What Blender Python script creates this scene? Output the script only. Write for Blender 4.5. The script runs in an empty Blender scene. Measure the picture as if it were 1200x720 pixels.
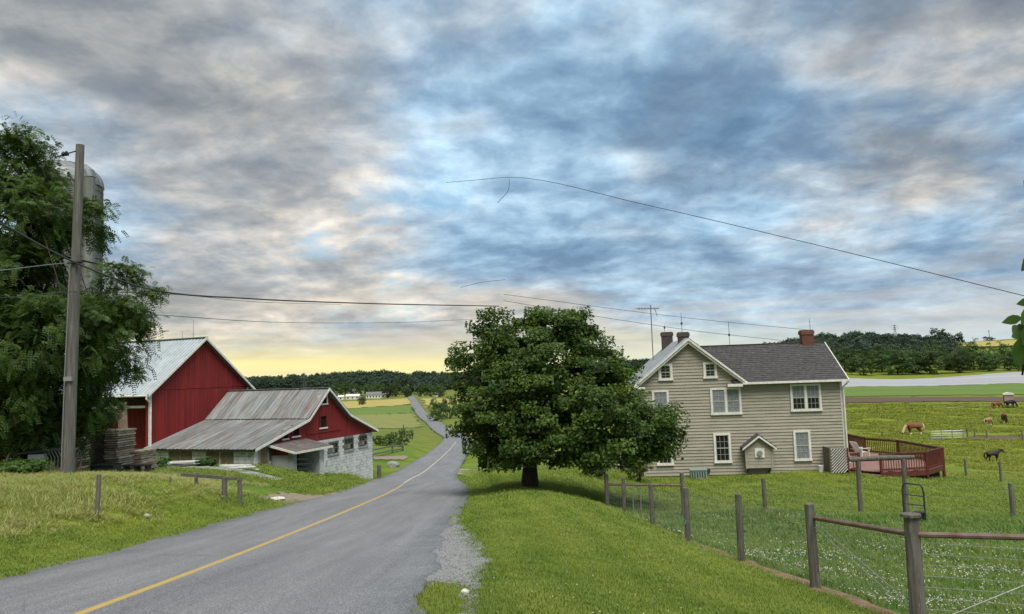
import bpy, math, random
import numpy as np
from mathutils import Vector
random.seed(7); rng = np.random.default_rng(11)
SC = bpy.context.scene; COL = SC.collection
PI = math.pi; rad = math.radians

# ------------------------------------------------------------------ camera
EYE = 1.6; FPX = 900.0; PITCH = math.atan(75/900); ROLL = rad(2.0)
cF = np.array([0, math.cos(PITCH), math.sin(PITCH)])
_U0 = np.array([0, -math.sin(PITCH), math.cos(PITCH)]); _R0 = np.array([1.0, 0, 0])
cU = math.cos(ROLL)*_U0 + math.sin(ROLL)*_R0
cR = math.cos(ROLL)*_R0 - math.sin(ROLL)*_U0
CAM = np.array([0, 0, EYE])
from mathutils import Matrix
cd = bpy.data.cameras.new('camera'); cam = bpy.data.objects.new('camera', cd); COL.objects.link(cam)
cd.sensor_width = 36; cd.lens = 27.0; cd.clip_start = 0.05; cd.clip_end = 20000
cam.matrix_world = Matrix(((cR[0], cU[0], -cF[0], 0), (cR[1], cU[1], -cF[1], 0), (cR[2], cU[2], -cF[2], EYE), (0, 0, 0, 1)))
SC.camera = cam

# ------------------------------------------------------------------ world, sun, exposure
SUN_EL, SUN_AZ = rad(62), rad(165)        # azimuth clockwise from +Y
EXPOSURE = 1.6
SC.view_settings.view_transform = 'Standard'; SC.view_settings.look = 'None'
SC.view_settings.exposure = EXPOSURE; SC.view_settings.gamma = 1.0
SC.view_settings.use_curve_mapping = False
SC.cycles.use_denoising = True
SC.cycles.max_bounces = 6; SC.cycles.transparent_max_bounces = 8
try: SC.cycles.denoising_prefilter = 'ACCURATE'
except Exception: pass
sl = bpy.data.lights.new('sun', 'SUN'); sl.energy = 1.5; sl.angle = rad(40); sl.color = (1.0, 0.965, 0.90)
so = bpy.data.objects.new('sun', sl); COL.objects.link(so)
sd = Vector((math.sin(SUN_AZ)*math.cos(SUN_EL), math.cos(SUN_AZ)*math.cos(SUN_EL), math.sin(SUN_EL)))
so.rotation_euler = sd.to_track_quat('Z', 'Y').to_euler(); so.location = sd*50

class NT:
    """small node-tree helper"""
    def __init__(s, tree): s.t = tree; s.n = tree.nodes; s.l = tree.links; s.n.clear()
    def node(s, typ, **kw):
        n = s.n.new(typ)
        for k, v in kw.items():
            if k.startswith('i_'):
                key = k[2:]; key = int(key) if key.isdigit() else key
                n.inputs[key].default_value = v
            else: setattr(n, k, v)
        return n
    def link(s, a, b): s.l.new(a, b)
    def math(s, op, a, b=None, c=None, clamp=False):
        n = s.n.new('ShaderNodeMath'); n.operation = op; n.use_clamp = clamp
        for i, v in enumerate((a, b, c)):
            if v is None: continue
            if isinstance(v, (int, float)): n.inputs[i].default_value = v
            else: s.link(v, n.inputs[i])
        return n.outputs[0]
    def vmath(s, op, a, b=None):
        n = s.n.new('ShaderNodeVectorMath'); n.operation = op
        for i, v in enumerate((a, b)):
            if v is None: continue
            if isinstance(v, (tuple, list)): n.inputs[i].default_value = v
            else: s.link(v, n.inputs[i])
        return n.outputs[0]
    def noise(s, vec, scale, detail=4, rough=0.55, dist=0.0):
        n = s.n.new('ShaderNodeTexNoise'); n.inputs['Scale'].default_value = scale; n.inputs['Detail'].default_value = detail
        n.inputs['Roughness'].default_value = rough; n.inputs['Distortion'].default_value = dist
        if vec is not None: s.link(vec, n.inputs['Vector'])
        return n.outputs[0]
    def ramp(s, fac, stops, interp='LINEAR'):
        n = s.n.new('ShaderNodeValToRGB'); cr = n.color_ramp; cr.interpolation = interp
        while len(cr.elements) < len(stops): cr.elements.new(0.5)
        for e, (p, c) in zip(cr.elements, stops):
            e.position = p; e.color = (c, c, c, 1) if isinstance(c, (int, float)) else (*c, 1)
        s.link(fac, n.inputs[0]); return n.outputs[0]
    def mix(s, fac, a, b, blend='MIX'):
        n = s.n.new('ShaderNodeMix'); n.data_type = 'RGBA'; n.blend_type = blend
        for sock, v in ((n.inputs[0], fac), (n.inputs[6], a), (n.inputs[7], b)):
            if isinstance(v, (int, float)): sock.default_value = v
            elif isinstance(v, tuple): sock.default_value = (*v, 1)
            else: s.link(v, sock)
        return n.outputs[2]
    def mapr(s, v, a, b, c=0.0, d=1.0, smooth=False):
        n = s.n.new('ShaderNodeMapRange'); n.interpolation_type = 'SMOOTHSTEP' if smooth else 'LINEAR'
        s.link(v, n.inputs[0])
        for i, q in enumerate((a, b, c, d)): n.inputs[i+1].default_value = q
        return n.outputs[0]

SKYG = 0.335      # radiance scale of the cloud layer
w = bpy.data.worlds.new('World'); SC.world = w; w.use_nodes = True
N = NT(w.node_tree)
tc = N.node('ShaderNodeTexCoord'); d = tc.outputs['Generated']
sx = N.node('ShaderNodeSeparateXYZ'); N.link(d, sx.inputs[0]); dx, dy, dz = sx.outputs
zc = N.math('MAXIMUM', dz, 0.0)
den = N.math('ADD', zc, 0.24)
ux = N.math('DIVIDE', dx, den); uy = N.math('DIVIDE', dy, den)
cv = N.node('ShaderNodeCombineXYZ'); N.link(ux, cv.inputs[0]); N.link(uy, cv.inputs[1]); cv.inputs[2].default_value = 3.7
uv = cv.outputs[0]
wn = N.node('ShaderNodeTexNoise'); wn.inputs['Scale'].default_value = 2.6; wn.inputs['Detail'].default_value = 4; N.link(uv, wn.inputs['Vector'])
uvw = N.vmath('ADD', uv, N.vmath('MULTIPLY', N.vmath('SUBTRACT', wn.outputs['Color'], (0.5, 0.5, 0.5)), (0.14, 0.14, 0.0)))
def cloud_field(off):
    v = N.vmath('ADD', uvw, off); a = N.noise(v, 1.05, 4, 0.5, 0.0); b = N.noise(N.vmath('ADD', v, (9.1, 4.4, 0)), 2.8, 8, 0.54, 0.0); c = N.noise(N.vmath('ADD', v, (2.2, 7.4, 0)), 9.5, 7, 0.62, 0.0)
    return N.math('ADD', N.math('MULTIPLY', a, 0.42), N.math('ADD', N.math('MULTIPLY', b, 0.41), N.math('MULTIPLY', c, 0.16)))
dens = cloud_field((0, 0, 0)); dens2 = cloud_field((-0.03, 0.075, 0.0))
relief = N.math('SUBTRACT', dens, dens2)
az = N.math('ARCTAN2', dx, dy)
lum = N.math('ADD', N.math('MULTIPLY', N.math('SUBTRACT', 0.5, dens), 2.8), N.math('ADD', N.math('MULTIPLY', relief, 3.8), 0.495))
ccol = N.ramp(lum, [(0.04, (0.175, 0.225, 0.295)), (0.28, (0.265, 0.32, 0.39)), (0.46, (0.40, 0.45, 0.505)), (0.63, (0.60, 0.625, 0.65)), (0.88, (0.95, 0.94, 0.915))])
# warm cream on the side of the set sun, cooler and bluer away from it
nw = N.math('ADD', N.noise(N.vmath('ADD', uv, (7.7, 2.2, 0)), 1.1, 4, 0.55), N.mapr(az, rad(-22), rad(16), 0.07, -0.07, True))
ccol = N.mix(N.mapr(nw, 0.47, 0.64, 0, 0.8), ccol, N.mix(1.0, ccol, (1.10, 0.98, 0.84), 'MULTIPLY'))
ccol = N.mix(N.mapr(nw, 0.56, 0.40, 0, 0.95), ccol, N.mix(1.0, ccol, (0.70, 1.0, 1.25), 'MULTIPLY'))
# glow low on the horizon, strongest towards the set sun
da = N.math('SUBTRACT', az, rad(-15)); g = N.math('EXPONENT', N.math('MULTIPLY', N.math('MULTIPLY', da, da), -4.5))
el = N.math('ARCSINE', dz)
streak = N.noise(N.vmath('MULTIPLY', d, (3.0, 3.0, 60.0)), 1.0, 5, 0.55, 0.3)
elj = N.math('ADD', el, N.math('MULTIPLY', N.math('SUBTRACT', streak, 0.5), 0.085))
low = N.mapr(elj, rad(3.6), rad(0.2), 0, 0.97, True)
mid = N.mapr(elj, rad(9.0), rad(2.5), 0, 1, True)
glowc = N.mix(g, (0.60, 0.72, 0.77), (1.08, 0.94, 0.42))
midc = N.mix(g, (0.74, 0.72, 0.66), (0.86, 0.76, 0.58))
ccol = N.mix(N.math('MULTIPLY', mid, N.math('ADD', N.math('MULTIPLY', N.mapr(streak, 0.42, 0.62), 0.55), 0.12)), ccol, midc)
ccol = N.mix(low, ccol, glowc)
sky = N.node('ShaderNodeTexSky', sky_type='NISHITA'); sky.sun_disc = False; sky.sun_elevation = SUN_EL; sky.sun_rotation = SUN_AZ
sky.air_density = 1.0; sky.dust_density = 0.3; sky.ozone_density = 0.7
b1 = N.node('ShaderNodeBackground', i_Strength=0.05); N.link(N.mix(1.0, sky.outputs[0], (0.70, 0.97, 1.0), 'MULTIPLY'), b1.inputs[0])
b2 = N.node('ShaderNodeBackground', i_Strength=SKYG); N.link(ccol, b2.inputs[0])
cover = N.math('MAXIMUM', N.mapr(dens, 0.36, 0.46, 0.45, 1.0, True), mid)
ms = N.node('ShaderNodeMixShader'); N.link(cover, ms.inputs[0]); N.link(b1.outputs[0], ms.inputs[1]); N.link(b2.outputs[0], ms.inputs[2])
wo = N.node('ShaderNodeOutputWorld'); N.link(ms.outputs[0], wo.inputs[0])

# ------------------------------------------------------------------ helpers
def ray(px, py): return cF + (px-600)/FPX*cR + (360-py)/FPX*cU
def at(px, py, D):
    v = ray(px, py); return CAM + v*(D/v[1])
def atz(px, py, z):
    v = ray(px, py); return CAM + v*((z-EYE)/v[2])
class Frame:
    """local frame: x along a facade, y into the building, z up"""
    def __init__(s, o, ang):
        s.o = np.array(o, float); s.a = ang
        s.x = np.array([math.cos(ang), math.sin(ang), 0]); s.y = np.array([-math.sin(ang), math.cos(ang), 0])
    def loc(s, P):
        q = np.array(P)-s.o; return np.array([q@s.x, q@s.y, q[2]])
    def world(s, x, y, z=0): return s.o + s.x*x + s.y*y + np.array([0, 0, z])
    def onY(s, px, py, y=0.0):      # where the sight line meets the plane y = const
        v = ray(px, py); t = (y-(CAM-s.o)@s.y)/(v@s.y); q = s.loc(CAM+v*t); return q[0], q[2]
    def onX(s, px, py, x=0.0):
        v = ray(px, py); t = (x-(CAM-s.o)@s.x)/(v@s.x); q = s.loc(CAM+v*t); return q[1], q[2]

def tag(o, label=None, cat=None, group=None, kind=None):
    if label: o['label'] = label
    if cat: o['category'] = cat
    if group: o['group'] = group
    if kind: o['kind'] = kind
    return o
def empty(name, loc=(0, 0, 0), rz=0.0, label=None, cat=None, group=None):
    o = bpy.data.objects.new(name, None); COL.objects.link(o); o.location = loc; o.rotation_euler = (0, 0, rz)
    o.empty_display_size = 0.1
    return tag(o, label, cat, group)
class MB:
    def __init__(s): s.v = []; s.f = []
    def poly(s, pts):
        b = len(s.v); s.v += [tuple(map(float, p)) for p in pts]; s.f.append(tuple(range(b, b+len(pts)))); return s
    def box(s, x0, x1, y0, y1, z0, z1):
        b = len(s.v); s.v += [(x, y, z) for z in (z0, z1) for y in (y0, y1) for x in (x0, x1)]
        s.f += [tuple(b+i for i in q) for q in ((0, 2, 3, 1), (4, 5, 7, 6), (0, 1, 5, 4), (2, 6, 7, 3), (0, 4, 6, 2), (1, 3, 7, 5))]; return s
    def prism(s, poly, a, b):       # extrude a polygon of 3D points from offset vector a to b
        n = len(poly); k = len(s.v)
        for off in (a, b): s.v += [(p[0]+off[0], p[1]+off[1], p[2]+off[2]) for p in poly]
        s.f.append(tuple(k+i for i in range(n))); s.f.append(tuple(k+n+i for i in reversed(range(n))))
        for i in range(n): j = (i+1) % n; s.f.append((k+i, k+n+i, k+n+j, k+j))
        return s
    def tube(s, pts, r, n=6, cap=True):
        P = [Vector(p) for p in pts]; rs = r if isinstance(r, (list, tuple)) else [r]*len(P)
        k0 = len(s.v); ref = Vector((0.31, 0.17, 0.93)).normalized()
        for i, p in enumerate(P):
            t = (P[min(i+1, len(P)-1)]-P[max(i-1, 0)]).normalized()
            a = t.cross(ref)
            if a.length < 0.05: a = t.cross(Vector((1, 0, 0)))
            a.normalize(); b = t.cross(a)
            for j in range(n):
                th = 2*PI*j/n; s.v.append(tuple(p + (a*math.cos(th)+b*math.sin(th))*rs[i]))
        for i in range(len(P)-1):
            for j in range(n):
                q = k0+i*n; s.f.append((q+j, q+(j+1) % n, q+n+(j+1) % n, q+n+j))
        if cap:
            s.f.append(tuple(k0+j for j in range(n))); q = k0+(len(P)-1)*n; s.f.append(tuple(q+j for j in reversed(range(n))))
        return s
    def bar(s, p, q, w, h):         # rectangular bar from p to q, w wide (horizontal), h high
        p = Vector(p); q = Vector(q); t = (q-p).normalized(); up = Vector((0, 0, 1))
        a = t.cross(up); a = a.normalized() if a.length > 0.02 else Vector((1, 0, 0)); b = a.cross(t)
        k = len(s.v)
        for e in (p, q):
            for sa, sb in ((-1, -1), (1, -1), (1, 1), (-1, 1)): s.v.append(tuple(e+a*sa*w/2+b*sb*h/2))
        s.f += [(k, k+1, k+2, k+3), (k+7, k+6, k+5, k+4)] + [(k+i, k+4+i, k+4+(i+1) % 4, k+(i+1) % 4) for i in range(4)]; return s
    def mesh(s, name, m=None, smooth=False):
        me = bpy.data.meshes.new(name); me.from_pydata(s.v, [], s.f); me.validate()
        if m: me.materials.append(m)
        import bmesh as _b
        bm = _b.new(); bm.from_mesh(me); _b.ops.recalc_face_normals(bm, faces=bm.faces); bm.to_mesh(me); bm.free()
        if smooth: me.shade_smooth()
        return me
    def build(s, name, m, parent=None, smooth=False):
        o = bpy.data.objects.new(name, s.mesh(name, m, smooth)); COL.objects.link(o); o.parent = parent; return o
def inst(name, me, parent=None, loc=(0, 0, 0), rot=(0, 0, 0), sc=(1, 1, 1)):
    o = bpy.data.objects.new(name, me); COL.objects.link(o); o.parent = parent; o.location = loc; o.rotation_euler = rot; o.scale = sc; return o
def copy_tree(o, parent=None):
    c = o.copy(); COL.objects.link(c); c.parent = parent
    for ch in list(o.children): copy_tree(ch, c)
    return c

def mat(name, c1, c2=None, scale=4.0, rough=0.8, detail=5, stretch=(1, 1, 1), bump=0.0, bscale=30.0, metallic=0.0, lo=0.35, hi=0.65, c3=None, s3=1.0, lo3=0.55, hi3=0.7, rnd=0.0, coord='world', spec=0.3, transl=0.0):
    m = bpy.data.materials.new(name); m.use_nodes = True; n = NT(m.node_tree)
    out = n.node('ShaderNodeOutputMaterial'); bs = n.node('ShaderNodeBsdfPrincipled')
    bs.inputs['Roughness'].default_value = rough; bs.inputs['Metallic'].default_value = metallic
    bs.inputs['Specular IOR Level'].default_value = spec
    if coord == 'world': vec = n.node('ShaderNodeNewGeometry').outputs['Position']
    else: vec = n.node('ShaderNodeTexCoord').outputs['Object']
    if stretch != (1, 1, 1): vec = n.vmath('MULTIPLY', vec, stretch)
    oi = None
    if rnd > 0:
        oi = n.node('ShaderNodeObjectInfo')
        if coord != 'world': vec = n.vmath('ADD', vec, oi.outputs['Location'])
    if c2 is not None: col = n.mix(n.mapr(n.noise(vec, scale, detail, 0.6), lo, hi), c1, c2)
    else: col = n.mix(0.0, c1, c1)
    if c3 is not None: col = n.mix(n.mapr(n.noise(n.vmath('ADD', vec, (31, 17, 5)), s3, 4, 0.6), lo3, hi3), col, c3)
    if rnd > 0:
        f = n.mapr(oi.outputs['Random'], 0, 1, 1-rnd, 1+rnd)
        hs = n.node('ShaderNodeHueSaturation'); n.link(col, hs.inputs['Color']); n.link(f, hs.inputs['Value']); col = hs.outputs[0]
    n.link(col, bs.inputs['Base Color'])
    if bump > 0:
        bp = n.node('ShaderNodeBump', i_Strength=bump, i_Distance=0.02); n.link(n.noise(vec, bscale, 4, 0.6), bp.inputs['Height']); n.link(bp.outputs[0], bs.inputs['Normal'])
    sh = bs.outputs[0]
    if transl > 0:
        tr = n.node('ShaderNodeBsdfTranslucent'); n.link(col, tr.inputs[0]); mx = n.node('ShaderNodeMixShader', i_0=transl)
        n.link(sh, mx.inputs[1]); n.link(tr.outputs[0], mx.inputs[2]); sh = mx.outputs[0]
    n.link(sh, out.inputs[0]); return m

M = {}
M['siding'] = mat('siding paint', (0.345, 0.317, 0.25), (0.28, 0.255, 0.20), 1.2, 0.75, stretch=(1, 1, 6), c3=(0.20, 0.165, 0.12), s3=0.7, lo3=0.58, hi3=0.80, rnd=0.06)
M['trimw'] = mat('white trim paint', (0.72, 0.70, 0.64), (0.55, 0.53, 0.47), 5, 0.6, rnd=0.04)
M['red'] = mat('barn red paint', (0.225, 0.019, 0.016), (0.155, 0.014, 0.013), 1.0, 0.75, stretch=(3, 3, 0.35), c3=(0.11, 0.022, 0.020), s3=2.5, lo3=0.58, hi3=0.8, rnd=0.12)
M['redcore'] = mat('dark board backing', (0.03, 0.008, 0.008), None, rough=0.9)
M['tin'] = mat('galvanised roof sheet', (0.26, 0.30, 0.315), (0.35, 0.39, 0.405), 1.5, 0.5, metallic=0.25, stretch=(1, 1, 1), rnd=0.06, bump=0.1, bscale=8)
M['tinold'] = mat('weathered roof tin', (0.125, 0.135, 0.130), (0.235, 0.245, 0.238), 1.4, 0.6, metallic=0.15, stretch=(0.5, 5, 0.5), coord='object', c3=(0.15, 0.085, 0.065), s3=0.9, lo3=0.49, hi3=0.70, rnd=0.20)
M['rusty'] = mat('rusty sheet', (0.085, 0.066, 0.056), (0.135, 0.122, 0.113), 2.5, 0.7, c3=(0.15, 0.07, 0.05), s3=3, rnd=0.1)
M['block'] = mat('limewashed block', (0.62, 0.62, 0.59), (0.46, 0.46, 0.44), 2.2, 0.9, c3=(0.25, 0.25, 0.23), s3=3.5, lo3=0.52, hi3=0.72, bump=0.3, rnd=0.05)
M['mortar'] = mat('mortar', (0.16, 0.16, 0.15), None, rough=0.95)
M['concrete'] = mat('concrete', (0.30, 0.30, 0.285), (0.22, 0.22, 0.21), 1.5, 0.9, c3=(0.13, 0.13, 0.12), s3=0.9, bump=0.2, rnd=0.06)
M['stave'] = mat('silo concrete', (0.20, 0.196, 0.186), (0.145, 0.142, 0.132), 1.2, 0.9, stretch=(1, 1, 0.4), c3=(0.12, 0.115, 0.10), s3=0.8, lo3=0.5, hi3=0.75)
M['dome'] = mat('silo dome metal', (0.17, 0.175, 0.18), (0.24, 0.245, 0.25), 2.0, 0.5, metallic=0.35, rnd=0.08)
M['hoop'] = mat('rusted hoop', (0.10, 0.085, 0.075), None, rough=0.7)
M['slate'] = mat('roof slate', (0.042, 0.040, 0.039), (0.072, 0.067, 0.064), 5, 0.75, c3=(0.16, 0.155, 0.15), s3=6.5, lo3=0.62, hi3=0.70)
M['roofgrey'] = mat('pale roof metal', (0.34, 0.37, 0.39), (0.26, 0.29, 0.31), 1.5, 0.55, metallic=0.1, rnd=0.08)
M['brick'] = mat('chimney brick', (0.19, 0.075, 0.05), (0.11, 0.06, 0.05), 9, 0.9, bump=0.4)
M['brickd'] = mat('sooty brick', (0.062, 0.048, 0.044), (0.095, 0.068, 0.060), 9, 0.9, bump=0.4)
M['stone'] = mat('foundation stone', (0.10, 0.095, 0.085), (0.05, 0.045, 0.04), 6, 0.95, bump=0.5)
M['wood'] = mat('weathered post wood', (0.155, 0.14, 0.115), (0.085, 0.078, 0.065), 3, 0.9, stretch=(8, 8, 1.0), c3=(0.22, 0.21, 0.18), s3=2, bump=0.6, bscale=20, rnd=0.12)
M['woodpole'] = mat('utility pole wood', (0.150, 0.142, 0.125), (0.085, 0.080, 0.068), 2.2, 0.9, stretch=(10, 10, 0.5), c3=(0.24, 0.22, 0.19), s3=1.5, bump=0.6, bscale=20)
M['slab'] = mat('stacked sawn slab', (0.42, 0.35, 0.26), (0.22, 0.17, 0.12), 4, 0.9, rnd=0.4)
M['slabd'] = mat('bark edge slab', (0.035, 0.028, 0.022), (0.07, 0.055, 0.045), 4, 0.95, rnd=0.2)
M['bark'] = mat('bark', (0.06, 0.045, 0.033), (0.028, 0.022, 0.017), 4, 0.95, stretch=(5, 5, 1), bump=0.8, bscale=14)
M['barkpale'] = mat('pale peeling trunk', (0.36, 0.25, 0.17), (0.20, 0.14, 0.10), 3, 0.9, stretch=(4, 4, 1), bump=0.5)
M['deck'] = mat('deck stain', (0.125, 0.030, 0.020), (0.085, 0.021, 0.015), 2.5, 0.6, rnd=0.12)
M['deckfloor'] = mat('faded deck boards', (0.27, 0.155, 0.125), (0.20, 0.10, 0.082), 2.5, 0.7, rnd=0.1)
M['glass'] = mat('window glass', (0.012, 0.014, 0.016), None, rough=0.08, spec=0.5)
M['curtain'] = mat('lace curtain', (0.25, 0.275, 0.275), (0.10, 0.115, 0.12), 9, 0.9, stretch=(6, 6, 0.6))
M['sash'] = mat('greyed sash paint', (0.42, 0.41, 0.37), (0.33, 0.32, 0.29), 5, 0.6)
M['dark'] = mat('dark interior', (0.006, 0.006, 0.006), None, rough=1.0)
M['tan'] = mat('boarded tan sheet', (0.19, 0.15, 0.085), (0.12, 0.095, 0.055), 3, 0.9, rnd=0.1)
M['wire'] = mat('galvanised wire', (0.30, 0.305, 0.30), None, rough=0.5, metallic=0.5)
M['cable'] = mat('black cable', (0.03, 0.03, 0.033), None, rough=0.6)
M['pipe'] = mat('rusty pipe', (0.115, 0.058, 0.042), (0.17, 0.12, 0.10), 5, 0.7)
M['blackp'] = mat('black plastic', (0.016, 0.017, 0.018), None, rough=0.5)
M['dkmetal'] = mat('dark painted metal', (0.03, 0.038, 0.042), None, rough=0.5)
M['ant'] = mat('aerial aluminium', (0.12, 0.12, 0.125), None, rough=0.5, metallic=0.4)
M['whitep'] = mat('white plastic', (0.7, 0.7, 0.68), (0.5, 0.5, 0.47), 4, 0.6)
M['acunit'] = mat('pale green enamel', (0.20, 0.26, 0.23), None, rough=0.6)
M['pebble'] = mat('pale pebble', (0.62, 0.60, 0.52), (0.45, 0.42, 0.35), 20, 0.9)

# ------------------------------------------------------------------ terrain
def warpq(x, y):
    r = np.sqrt(x*x+y*y)+1e-6; k = np.log1p(r/9.0)/r; return x*k, y*k
ROADC = [(-60, -4.2, 7.0), (-30, -4.2, 3.6), (-12, -4.3, 1.62), (0, -4.4, 0.22)]
for px, py, D in [(96, 720, 8.1), (340, 627, 17.5), (418, 595, 25), (462, 575, 37), (479, 563.5, 52), (495, 555, 69), (516, 538, 100), (531, 523, 140), (535, 514, 180), (524, 507.5, 230), (516, 503, 275), (507, 495.5, 330), (497, 488, 392), (488, 477, 520), (482, 466, 735)]:
    q = at(px, py, D); ROADC.append((q[1], q[0], q[2]))
ROADC += [(1000, ROADC[-1][1]-40, -27), (3500, -300, -60)]
RC = np.array(ROADC)
def hermite(t, T, V):
    h = np.diff(T); dl = np.diff(V)/h; m = np.empty_like(V); m[0] = dl[0]; m[-1] = dl[-1]
    for i in range(1, len(T)-1): m[i] = (dl[i-1]*h[i]+dl[i]*h[i-1])/(h[i]+h[i-1])
    t = np.clip(t, T[0], T[-1]); i = np.clip(np.searchsorted(T, t)-1, 0, len(T)-2)
    s = (t-T[i])/h[i]; s2 = s*s; s3 = s2*s
    return (2*s3-3*s2+1)*V[i]+(s3-2*s2+s)*h[i]*m[i]+(-2*s3+3*s2)*V[i+1]+(s3-s2)*h[i]*m[i+1]
def road_x(y): return hermite(np.asarray(y, float), RC[:, 0], RC[:, 1])
def road_z(y): return hermite(np.asarray(y, float), RC[:, 0], RC[:, 2])
HWL, HWR = 2.95, 3.4
CP = []
for y in (-30, -12, 0, 8, 14, 20, 28, 37, 52, 69, 100, 140, 180, 230, 275, 330, 392, 520, 735):
    for s in (-1, 1): CP.append((float(road_x(y))+s*3.4, y, float(road_z(y))+0.02))
for a in [  # right lawn, fence line, paddock
    (700, 720, 7.5), (700, 660, 12), (700, 620, 17), (690, 590, 24), (622, 570, 30), (560, 556, 42), (655, 548, 44), (700, 545, 50),
    (1077, 735, 9.3), (956, 691, 12), (869, 660, 15), (807, 637, 18.4), (765, 620, 23), (732, 606, 26), (712, 600, 27.6),
    (1188, 608, 28), (1009, 604, 28.6), (1063, 605, 28.6), (900, 600, 28), (1150, 680, 15), (1050, 640, 20), (1133, 560, 53), (1174, 566, 47),
    (1166, 541, 93), (1070, 510, 128), (1185, 495, 150), (1020, 470, 212), (1190, 470, 212), (1000, 452, 318), (1190, 450, 318), (990, 440, 560), (1200, 436, 560),
    (880, 540, 75), (820, 500, 130), (700, 490, 150),
    (1000, 436, 640), (1100, 434, 640), (1250, 434, 640), (1000, 408, 900), (1060, 409, 900), (1120, 413, 900), (1130, 402, 1400), (1200, 397, 1400), (1150, 412, 1000), (950, 408, 1000),
    (730, 434, 1300), (860, 425, 1200), (620, 440, 1400),
    # left: bank, crest, farmyard, valley
    (0, 640, 13.5), (-80, 600, 17), (113, 602, 18), (60, 565, 22), (180, 562, 23.5), (282, 584, 25.5), (-100, 560, 23), (120, 558, 29), (160, 553, 34), (20, 552, 30), (-100, 545, 38),
    (320, 580, 27.5), (360, 575, 31), (177, 549, 48), (298, 546, 45.5), (250, 549, 43), (377, 560, 47), (437, 547, 58), (420, 556, 52), (90, 535, 60), (-50, 530, 70),
    (440, 533, 100), (470, 530, 105), (440, 508, 190), (480, 505, 200), (430, 490, 330), (470, 480, 430), (400, 475, 520), (460, 470, 640), (420, 467, 740),
    (300, 500, 150), (100, 500, 150), (300, 466, 750), (0, 475, 600), (410, 462, 950), (500, 462, 950), (330, 462, 950),
    (300, 452, 1350), (380, 448, 1350), (440, 445, 1350), (520, 447, 1350), (100, 452, 1500), (-100, 455, 1500)]:
    CP.append(tuple(at(*a)))
HB_L, HB_R = at(755.5, 558, 45.35), at(993, 552, 44.25)
hz = -4.80
for (x, y) in ((7.0, 45), (18.8, 43), (19.5, 52), (9, 55), (13, 44), (13, 50)): CP.append((x, y, hz))
CP += [(3, 2, -0.15), (7, 3, -0.7), (0.3, 3.0, 0.05), (0, -6, 0.9), (12, -5, -0.2), (30, 10, -3.4), (45, 40, -6.5), (-12, 0, 0.9), (-14, -10, 2.0), (-30, 12, 0.0), (15, -30, 2.0), (-20, -40, 4), (60, -30, -3), (-60, 0, 2), (-60, 40, -1.5),
       (0, -300, 10), (300, -200, -5), (-300, -200, 10), (400, 100, -11), (-400, 200, -6), (2500, 300, 10), (-2500, 500, 10), (0, -2500, 20), (2000, -2000, 10), (-2000, -2000, 20),
       (-1500, 2500, 10), (0, 3200, 0), (1500, 2600, 35), (600, 3000, 10)]
CP = np.array(CP)
def tps_fit(P, V, lam):
    n = len(P); A = np.zeros((n+3, n+3)); d2 = ((P[:, None]-P[None])**2).sum(-1)
    A[:n, :n] = np.where(d2 > 0, d2*np.log(np.maximum(d2, 1e-12)), 0) + lam*np.eye(n)
    A[:n, n:] = np.c_[np.ones(n), P]; A[n:, :n] = A[:n, n:].T
    return np.linalg.solve(A, np.r_[V, 0, 0, 0])
_q = np.stack(warpq(CP[:, 0], CP[:, 1]), 1); _ws = tps_fit(_q, CP[:, 2], 0.0015)
def tps(x, y):
    x = np.asarray(x, float).ravel(); y = np.asarray(y, float).ravel(); out = np.empty(len(x))
    for i in range(0, len(x), 20000):
        qx, qy = warpq(x[i:i+20000], y[i:i+20000]); d2 = (qx[:, None]-_q[:, 0])**2+(qy[:, None]-_q[:, 1])**2
        out[i:i+20000] = (np.where(d2 > 0, d2*np.log(np.maximum(d2, 1e-12)), 0)@_ws[:-3]) + _ws[-3]+_ws[-2]*qx+_ws[-1]*qy
    return out
def sstep(a, b, v): t = np.clip((v-a)/(b-a), 0, 1); return t*t*(3-2*t)
def road_d(x, y):
    """signed lateral distance from the road edge (negative on the asphalt)"""
    e = 0.5; s = (road_x(np.asarray(y)+e)-road_x(np.asarray(y)-e))/(2*e)
    lat = (x-road_x(y))/np.sqrt(1+s*s)
    return np.where(lat > 0, lat-HWR, -lat-HWL)
def ground(x, y, sink=True):
    x = np.asarray(x, float).ravel(); y = np.asarray(y, float).ravel()
    z = tps(x, y); de = road_d(x, y); k = sstep(0.2, 2.0, de); zr = road_z(y)
    z = z*k + (zr-0.015)*(1-k)
    if sink: z = z - np.where(de < 0.1, 0.05+np.maximum(y, 0)*0.0012, 0)
    return z
def gz(x, y): return float(ground([x], [y])[0])
def vnoise(x, y, seed=0):
    """cheap value noise for placing things"""
    xi = np.floor(x).astype(int); yi = np.floor(y).astype(int); fx = x-xi; fy = y-yi
    def h(a, b):
        n = (a*374761393+b*668265263+seed*1442695041) & 0x7fffffff; n = ((n ^ (n >> 13))*1274126177) & 0x7fffffff; return ((n ^ (n >> 16)) & 0xffff)/65535.0
    fx = fx*fx*(3-2*fx); fy = fy*fy*(3-2*fy)
    return (h(xi, yi)*(1-fx)+h(xi+1, yi)*fx)*(1-fy)+(h(xi, yi+1)*(1-fx)+h(xi+1, yi+1)*fx)*fy

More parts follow.
